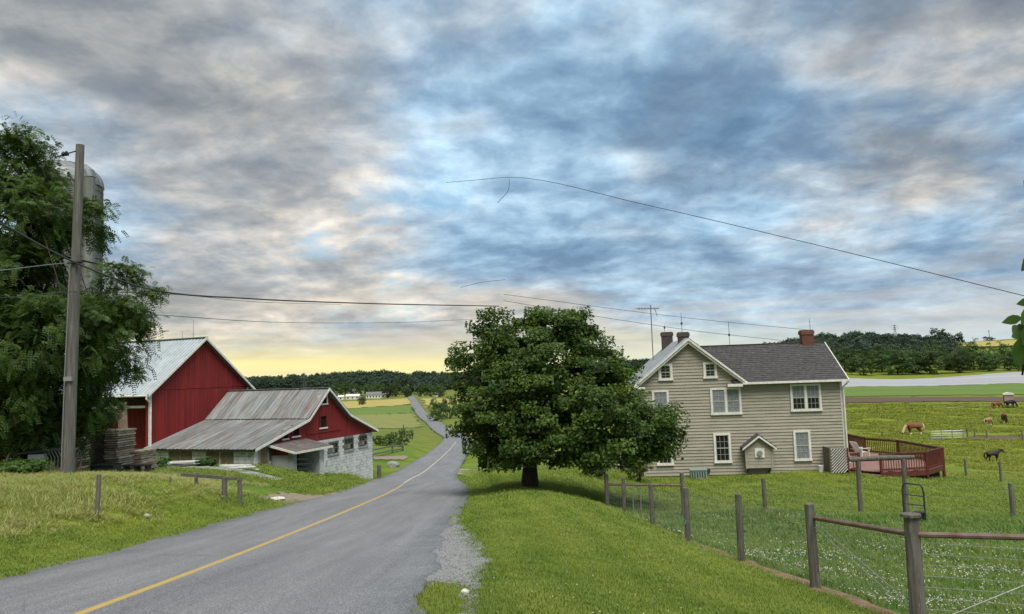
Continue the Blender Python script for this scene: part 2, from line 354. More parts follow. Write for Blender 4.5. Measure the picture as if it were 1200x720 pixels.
def np_mesh(name, V, Q, m, attrs=None, smooth=True):
    me = bpy.data.meshes.new(name); V = np.asarray(V, np.float32); Q = np.asarray(Q, np.int32); k = Q.shape[1]
    me.vertices.add(len(V)); me.vertices.foreach_set('co', V.ravel()); me.loops.add(Q.size); me.loops.foreach_set('vertex_index', Q.ravel())
    me.polygons.add(len(Q)); me.polygons.foreach_set('loop_start', np.arange(0, Q.size, k, dtype=np.int32)); me.polygons.foreach_set('loop_total', np.full(len(Q), k, np.int32))
    if smooth: me.polygons.foreach_set('use_smooth', np.ones(len(Q), bool))
    if attrs:
        for nm, (typ, arr) in attrs.items():
            a = me.attributes.new(nm, typ, 'POINT'); key = {'FLOAT_COLOR': 'color', 'FLOAT_VECTOR': 'vector'}.get(typ, 'value')
            a.data.foreach_set(key, np.asarray(arr, np.float32 if typ != 'INT' else np.int32).ravel())
    me.update(); me.validate()
    if m: me.materials.append(m)
    return me
def np_obj(name, V, Q, m, parent=None, attrs=None, smooth=True):
    o = bpy.data.objects.new(name, np_mesh(name, V, Q, m, attrs, smooth)); COL.objects.link(o); o.parent = parent; return o

# ground colours by land use (real colours of the turf)
def land_colour(x, y):
    n1 = vnoise(x/6, y/6, 1); n2 = vnoise(x/1.7, y/1.7, 2); n3 = vnoise(x/30, y/30, 3)
    lawn = np.array([0.15, 0.20, 0.025]); dry = np.array([0.225, 0.205, 0.075]); rich = np.array([0.065, 0.125, 0.016]); past = np.array([0.15, 0.185, 0.022]); deep = np.array([0.055, 0.10, 0.018]); far = np.array([0.13, 0.16, 0.035])
    c = np.tile(lawn, (len(x), 1))
    def mx(c, col, k): return c*(1-k[:, None])+col*k[:, None]
    lx = x-road_x(y)
    c = mx(c, rich, np.clip((n1-0.5)*1.2, 0, 0.6))
    left = sstep(-3.5, -5.5, lx)*sstep(200, 60, y)
    c = mx(c, dry, left*np.clip((n1-0.30)*2.4+0.15, 0, 0.95)*sstep(-5.0, -9.0, lx)*sstep(34, 27, y))
    c = mx(c, rich*1.25, left*sstep(27, 34, y)*0.8)
    inpad = sstep(0.0, 0.8, x-(4.95-0.062*(y-5)))*sstep(36, 30, y)*sstep(3, 5, y)
    c = mx(c, deep*1.15, inpad*(0.45+0.35*n2))
    c = mx(c, past, sstep(60, 110, y)*sstep(5, 30, x)*(0.6+0.4*n3))
    c = mx(c, far, sstep(90, 200, y)*sstep(10, -10, x))
    return c*(0.86+0.28*n2)[:, None]

th = np.concatenate([np.linspace(-62, 62, 430), np.linspace(62, 298, 80)[1:-1]])
th = np.radians(th); rr = np.concatenate([[0.25, 0.8], np.geomspace(1.4, 6000, 300)])
TT, RR = np.meshgrid(th, rr); gx = (np.sin(TT)*RR).ravel(); gy = (np.cos(TT)*RR).ravel()
zz = ground(gx, gy); nt = len(th); nr = len(rr)
ii, jj = np.meshgrid(np.arange(nr-1), np.arange(nt), indexing='ij'); j2 = (jj+1) % nt
GQ = np.stack([ii*nt+jj, ii*nt+j2, (ii+1)*nt+j2, (ii+1)*nt+jj], -1).reshape(-1, 4)[:, ::-1]
GV = np.stack([gx, gy, zz], 1); gcol = np.c_[land_colour(gx, gy), np.ones(len(gx))]
def ground_mat():
    m = bpy.data.materials.new('turf'); m.use_nodes = True; n = NT(m.node_tree)
    out = n.node('ShaderNodeOutputMaterial'); bs = n.node('ShaderNodeBsdfPrincipled'); bs.inputs['Roughness'].default_value = 0.95; bs.inputs['Specular IOR Level'].default_value = 0.1
    a = n.node('ShaderNodeAttribute', attribute_name='land'); pos = n.node('ShaderNodeNewGeometry').outputs['Position']
    k1 = n.noise(pos, 9.0, 6, 0.7); k2 = n.noise(n.vmath('MULTIPLY', pos, (1, 1, 0.2)), 0.55, 6, 0.65)
    col = n.mix(1.0, a.outputs['Color'], n.ramp(k1, [(0.3, 0.62), (0.7, 1.30)]), 'MULTIPLY')
    col = n.mix(n.mapr(k2, 0.50, 0.72, 0, 0.55), col, n.mix(1.0, col, (1.35, 1.12, 0.9), 'MULTIPLY'))
    col = n.mix(n.mapr(k2, 0.48, 0.30, 0, 0.55), col, n.mix(1.0, col, (0.62, 0.78, 0.8), 'MULTIPLY'))
    k3 = n.noise(n.vmath('MULTIPLY', pos, (1, 1, 0)), 0.07, 6, 0.65); k4 = n.noise(n.vmath('MULTIPLY', pos, (0.5, 1.6, 0)), 0.22, 5, 0.65)
    col = n.mix(n.mapr(k3, 0.48, 0.66, 0, 0.6), col, n.mix(1.0, col, (1.45, 1.15, 0.9), 'MULTIPLY')); col = n.mix(n.mapr(k4, 0.50, 0.66, 0, 0.65), col, n.mix(1.0, col, (0.55, 0.72, 0.85), 'MULTIPLY'))
    n.link(col, bs.inputs['Base Color']); bp = n.node('ShaderNodeBump', i_Strength=0.8, i_Distance=0.05); n.link(n.noise(pos, 22, 5, 0.7), bp.inputs['Height']); n.link(bp.outputs[0], bs.inputs['Normal'])
    n.link(bs.outputs[0], out.inputs[0]); return m
M['turf'] = ground_mat()
tag(np_obj('ground', GV, GQ, M['turf'], attrs={'land': ('FLOAT_COLOR', gcol)}), kind='structure')

def strip(name, ys, fl, fr, zoff, m, parent=None, nx=9, zfun=None):
    ys = np.asarray(ys, float); V = []; e = 0.5
    for y in ys:
        s = float((road_x(y+e)-road_x(y-e))/(2*e)); nrm = math.sqrt(1+s*s); a, b = fl(y), fr(y)
        for k in range(-1, nx+1):
            kk = min(max(k, 0), nx-1); l = a+(b-a)*kk/(nx-1); X = float(road_x(y))+l/nrm; Y = y-l*s/nrm
            z = float(road_z(y)) if zfun is None else float(zfun(X, Y)); V.append((X, Y, z+zoff(y, l)-(0.09 if k != kk else 0)))
    nx += 2; n = len(ys); Q = [(i*nx+j, i*nx+j+1, (i+1)*nx+j+1, (i+1)*nx+j) for i in range(n-1) for j in range(nx-1)]
    return np_obj(name, V, Q, m, parent)
def asphalt():
    m = bpy.data.materials.new('worn asphalt'); m.use_nodes = True; n = NT(m.node_tree)
    out = n.node('ShaderNodeOutputMaterial'); bs = n.node('ShaderNodeBsdfPrincipled'); bs.inputs['Roughness'].default_value = 0.85; bs.inputs['Specular IOR Level'].default_value = 0.25
    pos = n.node('ShaderNodeNewGeometry').outputs['Position']
    a = n.noise(pos, 55, 3, 0.7); vor = n.node('ShaderNodeTexVoronoi', i_Scale=38.0); n.link(pos, vor.inputs['Vector'])
    b = n.noise(n.vmath('MULTIPLY', pos, (1.0, 0.16, 1)), 0.9, 5, 0.6); c = n.noise(n.vmath('MULTIPLY', pos, (3.0, 0.10, 1)), 1.1, 4, 0.6)
    col = n.ramp(a, [(0.34, (0.070, 0.073, 0.078)), (0.5, (0.150, 0.153, 0.158)), (0.66, (0.30, 0.303, 0.308))])
    col = n.mix(n.mapr(vor.outputs['Distance'], 0.25, 0.0, 0, 0.35), col, (0.30, 0.31, 0.32))
    col = n.mix(1.0, col, n.ramp(b, [(0.32, (0.86, 0.86, 0.87)), (0.68, (1.13, 1.13, 1.12))]), 'MULTIPLY')
    col = n.mix(1.0, col, n.ramp(c, [(0.35, 0.90), (0.65, 1.10)]), 'MULTIPLY')
    cr = n.node('ShaderNodeTexVoronoi', i_Scale=0.55, feature='DISTANCE_TO_EDGE'); n.link(n.vmath('ADD', pos, n.vmath('MULTIPLY', n.node('ShaderNodeTexNoise', i_Scale=1.2).outputs['Color'], (0.8, 0.8, 0))), cr.inputs['Vector'])
    col = n.mix(n.mapr(cr.outputs['Distance'], 0.010, 0.0, 0, 0.22), col, (0.045, 0.045, 0.05))
    n.link(col, bs.inputs['Base Color']); bp = n.node('ShaderNodeBump', i_Strength=0.7, i_Distance=0.008); n.link(a, bp.inputs['Height']); n.link(bp.outputs[0], bs.inputs['Normal'])
    n.link(bs.outputs[0], out.inputs[0]); return m
M['asphalt'] = asphalt()
M['yellow'] = mat('worn yellow paint', (0.44, 0.30, 0.085), (0.36, 0.27, 0.11), 6, 0.7, c3=(0.28, 0.25, 0.20), s3=4, lo3=0.56, hi3=0.72)
M['paleline'] = mat('faded pale paint', (0.45, 0.41, 0.30), (0.36, 0.34, 0.28), 6, 0.7)
M['gravel'] = mat('pale shoulder gravel', (0.27, 0.27, 0.265), (0.15, 0.15, 0.15), 30, 0.95, c3=(0.40, 0.40, 0.39), s3=40, lo3=0.58, hi3=0.66, bump=0.8, bscale=60)
M['dirt'] = mat('bare earth', (0.25, 0.20, 0.145), (0.17, 0.135, 0.095), 3, 0.95, c3=(0.33, 0.30, 0.25), s3=8, bump=0.6, bscale=30)
M['soilpile'] = mat('brown straw edging', (0.24, 0.155, 0.085), (0.15, 0.10, 0.06), 8, 0.95, c3=(0.33, 0.25, 0.16), s3=14, bump=0.8, bscale=30)
jl = lambda y: 0.10*math.sin(y*1.7)+0.07*math.sin(y*4.1+1)+0.05*math.sin(y*9.3)
YS = np.concatenate([np.linspace(-60, 2, 32), np.linspace(2.2, 45, 216), np.geomspace(45.5, 1000, 170)])
def crown(y, l): return 0.012*(1-min(1, (l/3)**2))+0.0006*max(y, 0)
road = tag(strip('road', YS, lambda y: -HWL-0.05+jl(y)*0.9, lambda y: HWR+0.05+jl(y+5)*0.7-0.25*float(sstep(30, 60, y)), crown, M['asphalt']), kind='structure')
tag(strip('centre_line', YS[(YS > -20) & (YS < 45)], lambda y: -0.065, lambda y: 0.065, lambda y, l: crown(y, l)+0.005, M['yellow'], nx=3), kind='structure')
tag(strip('centre_line', YS[(YS >= 44.9) & (YS < 160)], lambda y: -0.07, lambda y: 0.07, lambda y, l: crown(y, l)+0.012+0.0001*y, M['paleline'], nx=3), kind='structure')
# gravel shoulder on the lawn side
def gr_r(y): return HWR+0.06 + 0.74*float(sstep(7.2, 10.5, y)*sstep(22.5, 13, y)) + 0.55*float(sstep(10, 7, y)) + 0.07*math.sin(y*2.9)+0.05*math.sin(y*7.3)
tag(strip('gravel_shoulder', np.linspace(4.5, 22.4, 150), lambda y: HWR-0.22+0.09*math.sin(y*5.1)+0.75*float(sstep(10.2, 8.6, y)), gr_r, lambda y, l: 0.004 if l < HWR else 0.016, M['gravel'], nx=12, zfun=lambda X, Y: float(ground([X], [Y], False)[0])), kind='structure')

def patch(name, poly, m, off=None, n=34, kind='structure', jit=None):
    """land patch inside a 4-corner outline (x,y), draped on the terrain"""
    (a, b, c, e) = [np.array(p, float) for p in poly]; V = []
    if jit is None: jit = float(np.mean([np.hypot(*p) for p in poly]))*0.005
    for i in range(n+1):
        for j in range(n+1):
            u, v = i/n, j/n; p = (a*(1-u)+b*u)*(1-v)+(e*(1-u)+c*u)*v
            if jit and (i in (0, n) or j in (0, n)): p = p+np.array([random.uniform(-jit, jit), random.uniform(-jit, jit)])
            V.append(p)
    V = np.array(V); z = ground(V[:, 0], V[:, 1], False); r = np.hypot(V[:, 0], V[:, 1])
    z = z + (0.05+r*0.0004 if off is None else off)
    Q = [(i*(n+1)+j, i*(n+1)+j+1, (i+1)*(n+1)+j+1, (i+1)*(n+1)+j) for i in range(n) for j in range(n)]
    return tag(np_obj(name, np.c_[V, z], np.array(Q)[:, ::-1], m), kind=kind)
_DS = np.geomspace(4, 2500, 1400)
def pxy(px, py, D=None):
    """where the sight line meets the terrain (nearest hit to the given depth)"""
    v = ray(px, py); X = v[0]*_DS/v[1]; Z = EYE+v[2]*_DS/v[1]; g_ = Z-ground(X, _DS, False); k = np.where((g_[:-1] > 0) & (g_[1:] <= 0))[0]
    if len(k) == 0: return v[0]*D/v[1], D
    i = k[np.argmin(abs(np.log(_DS[k]/D)))] if D else k[0]; t = g_[i]/(g_[i]-g_[i+1]); d_ = _DS[i]+(_DS[i+1]-_DS[i])*t
    if D and abs(math.log(d_/D)) > 0.5: d_ = D
    return v[0]*d_/v[1], d_
M['hay'] = mat('ripe hay', (0.36, 0.29, 0.075), (0.28, 0.25, 0.07), 0.06, 0.95, c3=(0.40, 0.33, 0.11), s3=0.3)
M['stripe'] = mat('mown stubble', (0.20, 0.205, 0.06), (0.13, 0.155, 0.035), 0.25, 0.95, stretch=(0.25, 2.0, 1), c3=(0.24, 0.22, 0.09), s3=0.6)
M['green1'] = mat('green crop', (0.085, 0.145, 0.02), (0.12, 0.17, 0.03), 0.05, 0.95, stretch=(1, 4, 1))
M['soil'] = mat('turned soil', (0.075, 0.048, 0.032), (0.11, 0.075, 0.05), 0.12, 0.95, stretch=(0.3, 3, 1))
M['mulch'] = mat('pale plastic mulch rows', (0.38, 0.38, 0.385), (0.27, 0.27, 0.275), 0.05, 0.6, stretch=(0.12, 3.5, 1), c3=(0.22, 0.21, 0.19), s3=0.08)
M['track'] = mat('pale farm track', (0.27, 0.26, 0.15), (0.19, 0.20, 0.09), 0.2, 0.95)
patch('hay_field', [pxy(395, 481, 480), pxy(484, 473, 560), pxy(478.5, 467, 730), pxy(385, 472, 730)], M['hay'])
patch('stubble_field', [pxy(435, 503, 225), pxy(496, 500, 270), pxy(484, 485, 400), pxy(415, 487, 370)], M['stripe'])
patch('crop_field', [pxy(400, 488, 375), pxy(483, 484, 410), pxy(485, 474, 540), pxy(390, 481.5, 470)], M['green1'])
patch('upper_field', [pxy(500, 478, 545), pxy(560, 478, 560), pxy(560, 466, 760), pxy(495, 467.5, 725)], M['hay'])
patch('mulched_field', [pxy(960, 455.5, 305), pxy(1240, 450.5, 306), pxy(1240, 437.5, 560), pxy(960, 443.5, 440)], M['mulch'], n=40)
patch('crop_strip', [pxy(950, 467, 231), pxy(1240, 463, 231), pxy(1240, 451, 302), pxy(950, 456, 302)], M['green1'])
patch('ploughed_strip', [pxy(960, 473.5, 205), pxy(1240, 470.5, 203), pxy(1240, 466, 222), pxy(960, 467.5, 225)], M['soil'])
patch('farm_track', [pxy(1105, 479.5, 187), pxy(1240, 472, 199), pxy(1240, 470.7, 202), pxy(1105, 478.6, 190)], M['track'], off=0.12)
patch('far_field', [pxy(1125, 407, 1150), pxy(1230, 405, 1150), pxy(1230, 400, 1300), pxy(1140, 402, 1300)], M['hay'], off=2.0)
patch('dirt_drive', [pxy(300, 584, 26.0), pxy(345, 591, 25.5), pxy(397, 577, 31.5), pxy(330, 577, 29.5)], M['dirt'], off=0.02, jit=0.25, n=14)
patch('gravel_drive', [pxy(437, 539.5, 88), pxy(474, 540, 88), pxy(478, 536, 97), pxy(437, 536.2, 96)], M['dirt'], off=0.10, jit=0.2, n=14)
patch('house_drive', [pxy(532, 556, 62), pxy(600, 552, 56), pxy(720, 545.5, 56), pxy(530, 549, 72)], M['track'], off=0.06, n=20)
patch('muddy_patch', [pxy(1120, 516, 120), pxy(1240, 517, 117), pxy(1240, 511, 126), pxy(1150, 511.5, 126)], M['soil'], off=0.1, n=10, jit=1.0)

# ------------------------------------------------------------------ farmhouse
def clipped_row(z0, z1, profile, xa, xb):
    """x-range of a horizontal board between z0 and z1 under a gable profile x -> ztop"""
    xs = np.linspace(xa, xb, 241); ok = [x for x in xs if profile(x) >= z1-0.02]
    return (ok[0], ok[-1]) if ok else None
HF = Frame((HB_L[0], HB_L[1], hz), rad(-5.6))
house = empty('farmhouse', HF.o, HF.a, 'beige clapboard two-storey farmhouse with dark slate roof and red deck', 'house')
HW = HF.loc(HB_R)[0]; GW = 5.7; GD = 10.2; RD = 7.4
ez = HF.onY(985, 443)[1]; pkx, pkz = HF.onY(804.5, 397)
GH = GW/2; slope = (pkz-ez)/(GH+0.38)
def gable_top(x): return ez + (GH+0.38-abs(x-GH))*slope - 0.06
core = MB()
core.prism([(0.04, 0, 0), (GW-0.02, 0, 0), (GW-0.02, 0, ez+0.3*slope), (GH, 0, pkz-0.1), (0.04, 0, ez+0.3*slope)], (0, 0.04, 0.0), (0, GD, 0))
core.prism([(0, 0.045, 0), (0, 0.045, ez), (0, RD/2, ez+RD/2*0.55-0.06), (0, RD, ez), (0, RD, 0)], (GW, 0, 0), (HW-0.04, 0, 0))
hwall = core.build('wall', M['siding'], house)
MB().box(0.02, HW-0.02, -0.02, RD, -0.9, 0.02).box(0.02, GW, RD, GD, -0.9, 0.02).build('foundation', M['stone'], house)
EXP = 0.18
def lap(x0, x1, z0, h=EXP):       # one clapboard: bottom edge proud
    return MB().prism([(0, 0.04, z0), (0, -0.030, z0), (0, 0.010, z0+h+0.01), (0, 0.04, z0+h+0.01)], (x0, 0, 0), (x1, 0, 0))
z = 0.04
while z < pkz-0.25:
    if z+EXP <= ez: rng_ = (0.0, HW)
    else:
        rng_ = clipped_row(z, z+EXP, gable_top, 0, GW)
    if rng_:
        h_ = min(EXP, ez-z) if z < ez < z+EXP else EXP
        lap(rng_[0], rng_[1], z, EXP).build('siding_board', M['siding'], hwall)
    z += EXP
for k in range(int(ez/EXP)):      # side walls
    z0 = 0.04+k*EXP
    b = MB().prism([(0.04, 0, z0), (-0.012, 0, z0), (0.012, 0, z0+EXP+0.01), (0.04, 0, z0+EXP+0.01)], (0, 0.05, 0), (0, GD, 0)); b.build('siding_board', M['siding'], hwall)
    b = MB().prism([(HW-0.04, 0, z0), (HW+0.012, 0, z0), (HW-0.012, 0, z0+EXP+0.01), (HW-0.04, 0, z0+EXP+0.01)], (0, 0.05, 0), (0, RD, 0)); b.build('siding_board', M['siding'], hwall)
MB().box(HW-0.1, HW+0.02, -0.03, 0.06, 0, ez-0.02).build('corner_board', M['trimw'], house)
MB().box(-0.03, 0.09, -0.03, 0.06, 0, ez-0.02).build('corner_board', M['siding'], house)

def sash_window(parent, F, x0, x1, z0, z1, y=-0.02, double=False, curtain=0.0, sill=True, cols=2, rows=4, fr=0.11, name='window'):
    """window in a wall plane y: frame, sashes, panes with bars, curtain"""
    win = MB().box(x0+0.02, x1-0.02, y-0.005, y+0.03, z0+0.02, z1-0.02).build(name, M['dark'], parent)
    f = MB().box(x0, x0+fr, y-0.07, y+0.02, z0, z1).box(x1-fr, x1, y-0.07, y+0.02, z0, z1).box(x0+fr, x1-fr, y-0.072, y+0.02, z1-fr, z1).box(x0-0.03, x1+0.03, y-0.10, y+0.02, z0-0.06, z0+0.06)
    f.build('frame', M['trimw'], win)
    bays = [(x0+fr, x1-fr)]
    if double:
        m_ = (x0+x1)/2; bays = [(x0+fr, m_-0.06), (m_+0.06, x1-fr)]; MB().box(m_-0.06, m_+0.06, y-0.065, y+0.02, z0+0.06, z1-fr).build('mullion', M['trimw'], win)
    for a, b in bays:
        za, zb = z0+0.06, z1-fr; zm = (za+zb)/2
        MB().box(a, b, y-0.022, y-0.016, za, zb).build('pane', M['glass'], win)
        if curtain > 0:
            c = MB(); nb = 12; zc0 = zb-(zb-za)*curtain
            pts = [(a+(b-a)*i/nb, y-0.026-0.004*(i % 2)) for i in range(nb+1)]
            for (xa, ya), (xb, yb) in zip(pts, pts[1:]): c.poly([(xa, ya, zc0), (xb, yb, zc0), (xb, yb, zb), (xa, ya, zb)])
            c.build('curtain', M['curtain'], win)
        s = MB(); w_ = 0.015
        s.box(a, b, y-0.05, y-0.03, zm-0.025, zm+0.025).box(a, a+0.04, y-0.048, y-0.03, za, zb).box(b-0.04, b, y-0.048, y-0.03, za, zb).box(a+0.04, b-0.04, y-0.047, y-0.03, za, za+0.04)
        for i in range(1, cols+1): q = a+(b-a)*i/(cols+1); s.box(q-w_/2, q+w_/2, y-0.044, y-0.03, za+0.04, zb)
        for k, zq in enumerate(((za+zm)/2, (zm+zb)/2)): s.box(a+0.04, b-0.04, y-0.042, y-0.03, zq-w_/2, zq+w_/2)
        s.build('sash', M['sash'], win)
    return win
def hwin(px0, py0, px1, py1, **kw):
    (xa, za) = HF.onY((px0+px1)/2, py1); (xb, zb) = HF.onY((px0+px1)/2, py0)
    xl = HF.onY(px0, (py0+py1)/2)[0]; xr = HF.onY(px1, (py0+py1)/2)[0]
    return sash_window(house, HF, xl, xr, za+0.05, zb, **kw)
hwin(771.5, 426.5, 788, 446, cols=1, fr=0.13); hwin(824, 424.5, 840, 443.5, cols=1, fr=0.13)
hwin(764.5, 457.5, 784, 491, curtain=0.6); hwin(832.5, 454.5, 868.5, 486, double=True, curtain=1.0, cols=1); hwin(926, 450, 962, 482, double=True, curtain=0.5)
hwin(836.5, 508, 856.5, 542.5); hwin(930, 504.5, 950, 540, curtain=1.0); hwin(769.5, 513, 788.5, 545.5, curtain=0.3)
# little gabled housing bolted to the wall
bx0, bx1 = HF.onY(874.5, 535, -0.5)[0], HF.onY(905, 535, -0.5)[0]; bz0 = HF.onY(890, 549, -0.5)[1]; bz1 = HF.onY(890, 521.5, -0.5)[1]; bzp = HF.onY(888, 510, -0.5)[1]; bm = (bx0+bx1)/2
bay = MB().prism([(bx0, 0, bz0), (bx1, 0, bz0), (bx1, 0, bz1), (bm, 0, bzp-0.1), (bx0, 0, bz1)], (0, -0.5, 0), (0, -0.03, 0)).build('wall_cabinet', M['siding'], house)
for k in range(6): MB().prism([(0, -0.495, bz0+0.02+k*0.19), (0, -0.52, bz0+0.02+k*0.19), (0, -0.505, bz0+0.21+k*0.19), (0, -0.495, bz0+0.21+k*0.19)], (bx0+0.06, 0, 0), (bx1-0.06, 0, 0)).build('siding_board', M['siding'], bay)
for s in (-1, 1):
    e = bm+s*(bm-bx0+0.22); ze = bz1-0.16
    MB().prism([(bm, 0, bzp), (e, 0, ze), (e, 0, ze+0.05), (bm, 0, bzp+0.06)], (0, -0.72, 0), (0, -0.02, 0)).build('roof', M['slate'], bay)
    MB().prism([(bm, 0, bzp-0.01), (e, 0, ze-0.01), (e, 0, ze-0.12), (bm, 0, bzp-0.13)], (0, -0.73, 0), (0, -0.69, 0)).build('rake_trim', M['trimw'], bay)
    MB().box(bm+s*(bm-bx0)-0.05, bm+s*(bm-bx0)+0.05, -0.53, -0.44, bz0, bz1).build('corner_board', M['siding'], bay)
vx, vz = HF.onY(890, 531, -0.5)
MB().box(vx-0.26, vx+0.26, -0.56, -0.50, vz-0.26, vz+0.26).build('vent_plate', M['trimw'], bay)
MB().tube([(vx, -0.52, vz), (vx, -0.68, vz)], 0.15, 12).build('vent_pipe', M['wire'], bay)
for q in (bx0+0.12, bx1-0.12): MB().bar((q, -0.46, bz0), (q, -0.02, bz0-0.28), 0.08, 0.08).build('bracket', M['wood'], bay)

# roofs
def slab_roof(parent, a, b, c, d, th, m, name='roof'):
    """roof plane: a,b along the eave, c,d along the ridge"""
    a, b, c, d = map(Vector, (a, b, c, d)); n = (b-a).cross(d-a).normalized(); n = n if n.z > 0 else -n
    return MB().prism([a, b, c, d], (0, 0, 0), n*(-th)).build(name, m, parent), n
def slate_rows(parent, a, b, c, d, m, cw=0.30, ch=0.24, name='slates'):
    a, b, c, d = map(Vector, (a, b, c, d)); n = (b-a).cross(d-a).normalized(); n = n if n.z > 0 else -n
    L = (d-a).length; nr_ = int(L/ch); mb = MB()
    for r in range(nr_):
        u0, u1 = r/nr_, min(1, (r+1.25)/nr_); p0, p1 = a.lerp(d, u0), b.lerp(c, u0); q0, q1 = a.lerp(d, u1), b.lerp(c, u1)
        W_ = (p1-p0).length; k = max(1, int(W_/cw)); off = 0.5*(r % 2)
        es = [0]+[min(1, max(0, (i+off+random.uniform(-.08, .08))/k)) for i in range(1 if off == 0 else 0, k)]+[1]
        for e0, e1 in zip(es, es[1:]):
            if e1-e0 < 0.002: continue
            g_ = 0.004/W_; t = random.uniform(0.018, 0.034); w0 = p0.lerp(p1, e0+g_); w1 = p0.lerp(p1, e1-g_); w2 = q0.lerp(q1, e1-g_); w3 = q0.lerp(q1, e0+g_)
            k0 = len(mb.v); mb.v += [tuple(w0+n*t), tuple(w1+n*t), tuple(w2+n*0.004), tuple(w3+n*0.004), tuple(w0), tuple(w1)]
            mb.f += [(k0, k0+1, k0+2, k0+3), (k0+4, k0+5, k0+1, k0)]
    return tag(mb.build(name, m, parent), kind='stuff')
OV = 0.32; rz = ez+RD/2*0.56
def rp(y): return ez + (y if y < RD/2 else RD-y)*0.56
# main slate roof (front and back slope)
A_, B_, C_, D_ = (GW-1.7, -OV, ez-OV*0.56+0.10), (HW+0.30, -OV, ez-OV*0.56+0.10), (HW+0.30, RD/2, rz+0.10), (GH+1.0, RD/2, rz+0.10)
A_ = (GW-0.35, -OV, ez-OV*0.56+0.10); D_ = (GH+0.55, RD/2, rz+0.10)
rf, _ = slab_roof(house, A_, B_, C_, D_, 0.12, M['slate']); slate_rows(rf, A_, B_, C_, D_, M['slate'])
rb, _ = slab_roof(house, (GH+0.5, RD+OV, ez-OV*0.56+0.10), (HW+0.30, RD+OV, ez-OV*0.56+0.10), C_, D_, 0.12, M['slate'])
MB().bar((GH+0.8, RD/2, rz+0.12), (HW+0.31, RD/2, rz+0.12), 0.22, 0.05).build('ridge_cap', M['slate'], rf)
# wing roof: left slope pale metal panels, right slope slate down to the valley
pz = pkz-0.02; ev = ez-0.02
for k in range(9):
    y0 = -0.38+k*(GD+0.7)/9; y1 = y0+(GD+0.7)/9-0.02
    p, nn = slab_roof(house, (-0.38, y0, ev), (-0.38, y1, ev), (GH, y1, pz+0.06), (GH, y0, pz+0.06), 0.07, M['roofgrey'], 'roof_panel')
    MB().prism([(-0.38, y1-0.02, ev), (GH, y1-0.02, pz+0.06), (GH, y1+0.03, pz+0.06), (-0.38, y1+0.03, ev)], (0, 0, 0.0), (0, 0, 0.05)).build('seam', M['roofgrey'], p)
rw, _ = slab_roof(house, (GW+0.38, -0.38, ev), (GW+0.38, GD+0.3, ev), (GH, GD+0.3, pz+0.06), (GH, -0.38, pz+0.06), 0.07, M['slate'])
slate_rows(rw, (GW+0.38, -0.38, ev), (GW+0.38, GD+0.3, ev), (GH, GD+0.3, pz+0.06), (GH, -0.38, pz+0.06), M['slate'])
for s in (-1, 1):       # rake boards in two steps
    e = GH+s*(GH+0.40)
    MB().prism([(GH, 0, pz+0.03), (e, 0, ev-0.04), (e, 0, ev-0.17), (GH, 0, pz-0.11)], (0, -0.42, 0), (0, -0.36, 0)).build('rake_trim', M['trimw'], house)
    MB().prism([(GH, 0, pz-0.08), (e-s*0.1, 0, ev-0.06), (e-s*0.1, 0, ev-0.24), (GH, 0, pz-0.27)], (0, -0.34, 0), (0, -0.03, 0)).build('soffit', M['trimw'], house)
MB().box(-0.45, 0.25, -0.42, 0.03, ez-0.30, ez-0.16).build('cornice_return', M['trimw'], house)
MB().box(GW-0.75, GW+0.1, -0.44, 0.03, ez-0.30, ez-0.14).build('cornice_return', M['trimw'], house)
MB().box(GW+0.1, HW+0.34, -0.46, -0.33, ez-0.19, ez-0.07).build('gutter', M['trimw'], house)
MB().box(GW+0.1, HW+0.05, -0.33, -0.02, ez-0.17, ez-0.13).build('soffit', M['siding'], house)
MB().tube([(HW+0.22, -0.40, ez-0.16), (HW+0.22, -0.38, ez-0.28), (HW+0.05, -0.12, ez-0.50), (HW+0.05, -0.10, 0.7), (HW+0.12, -0.2, 0.55)], 0.055, 6).build('downspout', M['trimw'], house)
MB().prism([(HW+0.31, -OV, ez-OV*0.56+0.10), (HW+0.31, RD/2, rz+0.10), (HW+0.31, RD/2, rz-0.08), (HW+0.31, -OV, ez-OV*0.56-0.08)], (0, 0, 0), (0.05, 0, 0)).build('rake_trim', M['trimw'], house)
def chimney(x, y, z0, z1, wx, wy, m):
    c = MB().box(x-wx/2, x+wx/2, y-wy/2, y+wy/2, z0, z1).build('chimney', m, house)
    MB().box(x-wx/2-0.05, x+wx/2+0.05, y-wy/2-0.05, y+wy/2+0.05, z1-0.28, z1-0.06).build('cap', m, c)
    hk = 0.075; mb = MB()
    for i in range(int((z1-z0)/hk)):       # brick courses standing slightly proud
        zc = z0+i*hk; nb = max(2, int(wx/0.22))
        for j in range(nb):
            a = x-wx/2+wx*(j+0.5*(i % 2))/nb; b = min(a+wx/nb-0.015, x+wx/2); mb.box(a, b, y-wy/2-0.012-random.random()*0.01, y-wy/2, zc, zc+hk-0.015)
    tag(mb.build('bricks', m, c), kind='stuff'); return c
cx, cz = HF.onY(957.5, 386.5, RD/2); chimney(HW-0.75+0.0, RD/2, rz-0.6, cz, 0.68, 0.68, M['brick'])
chimney(HF.onY(800.5, 395, 1.9)[0], 1.9, pz-0.7, HF.onY(801, 389.5, 1.9)[1], 0.62, 0.55, M['brickd']); chimney(GH-0.25, GD-1.0, pz-0.8, HF.onY(779, 389.5, GD-1)[1], 0.74, 0.6, M['brickd'])
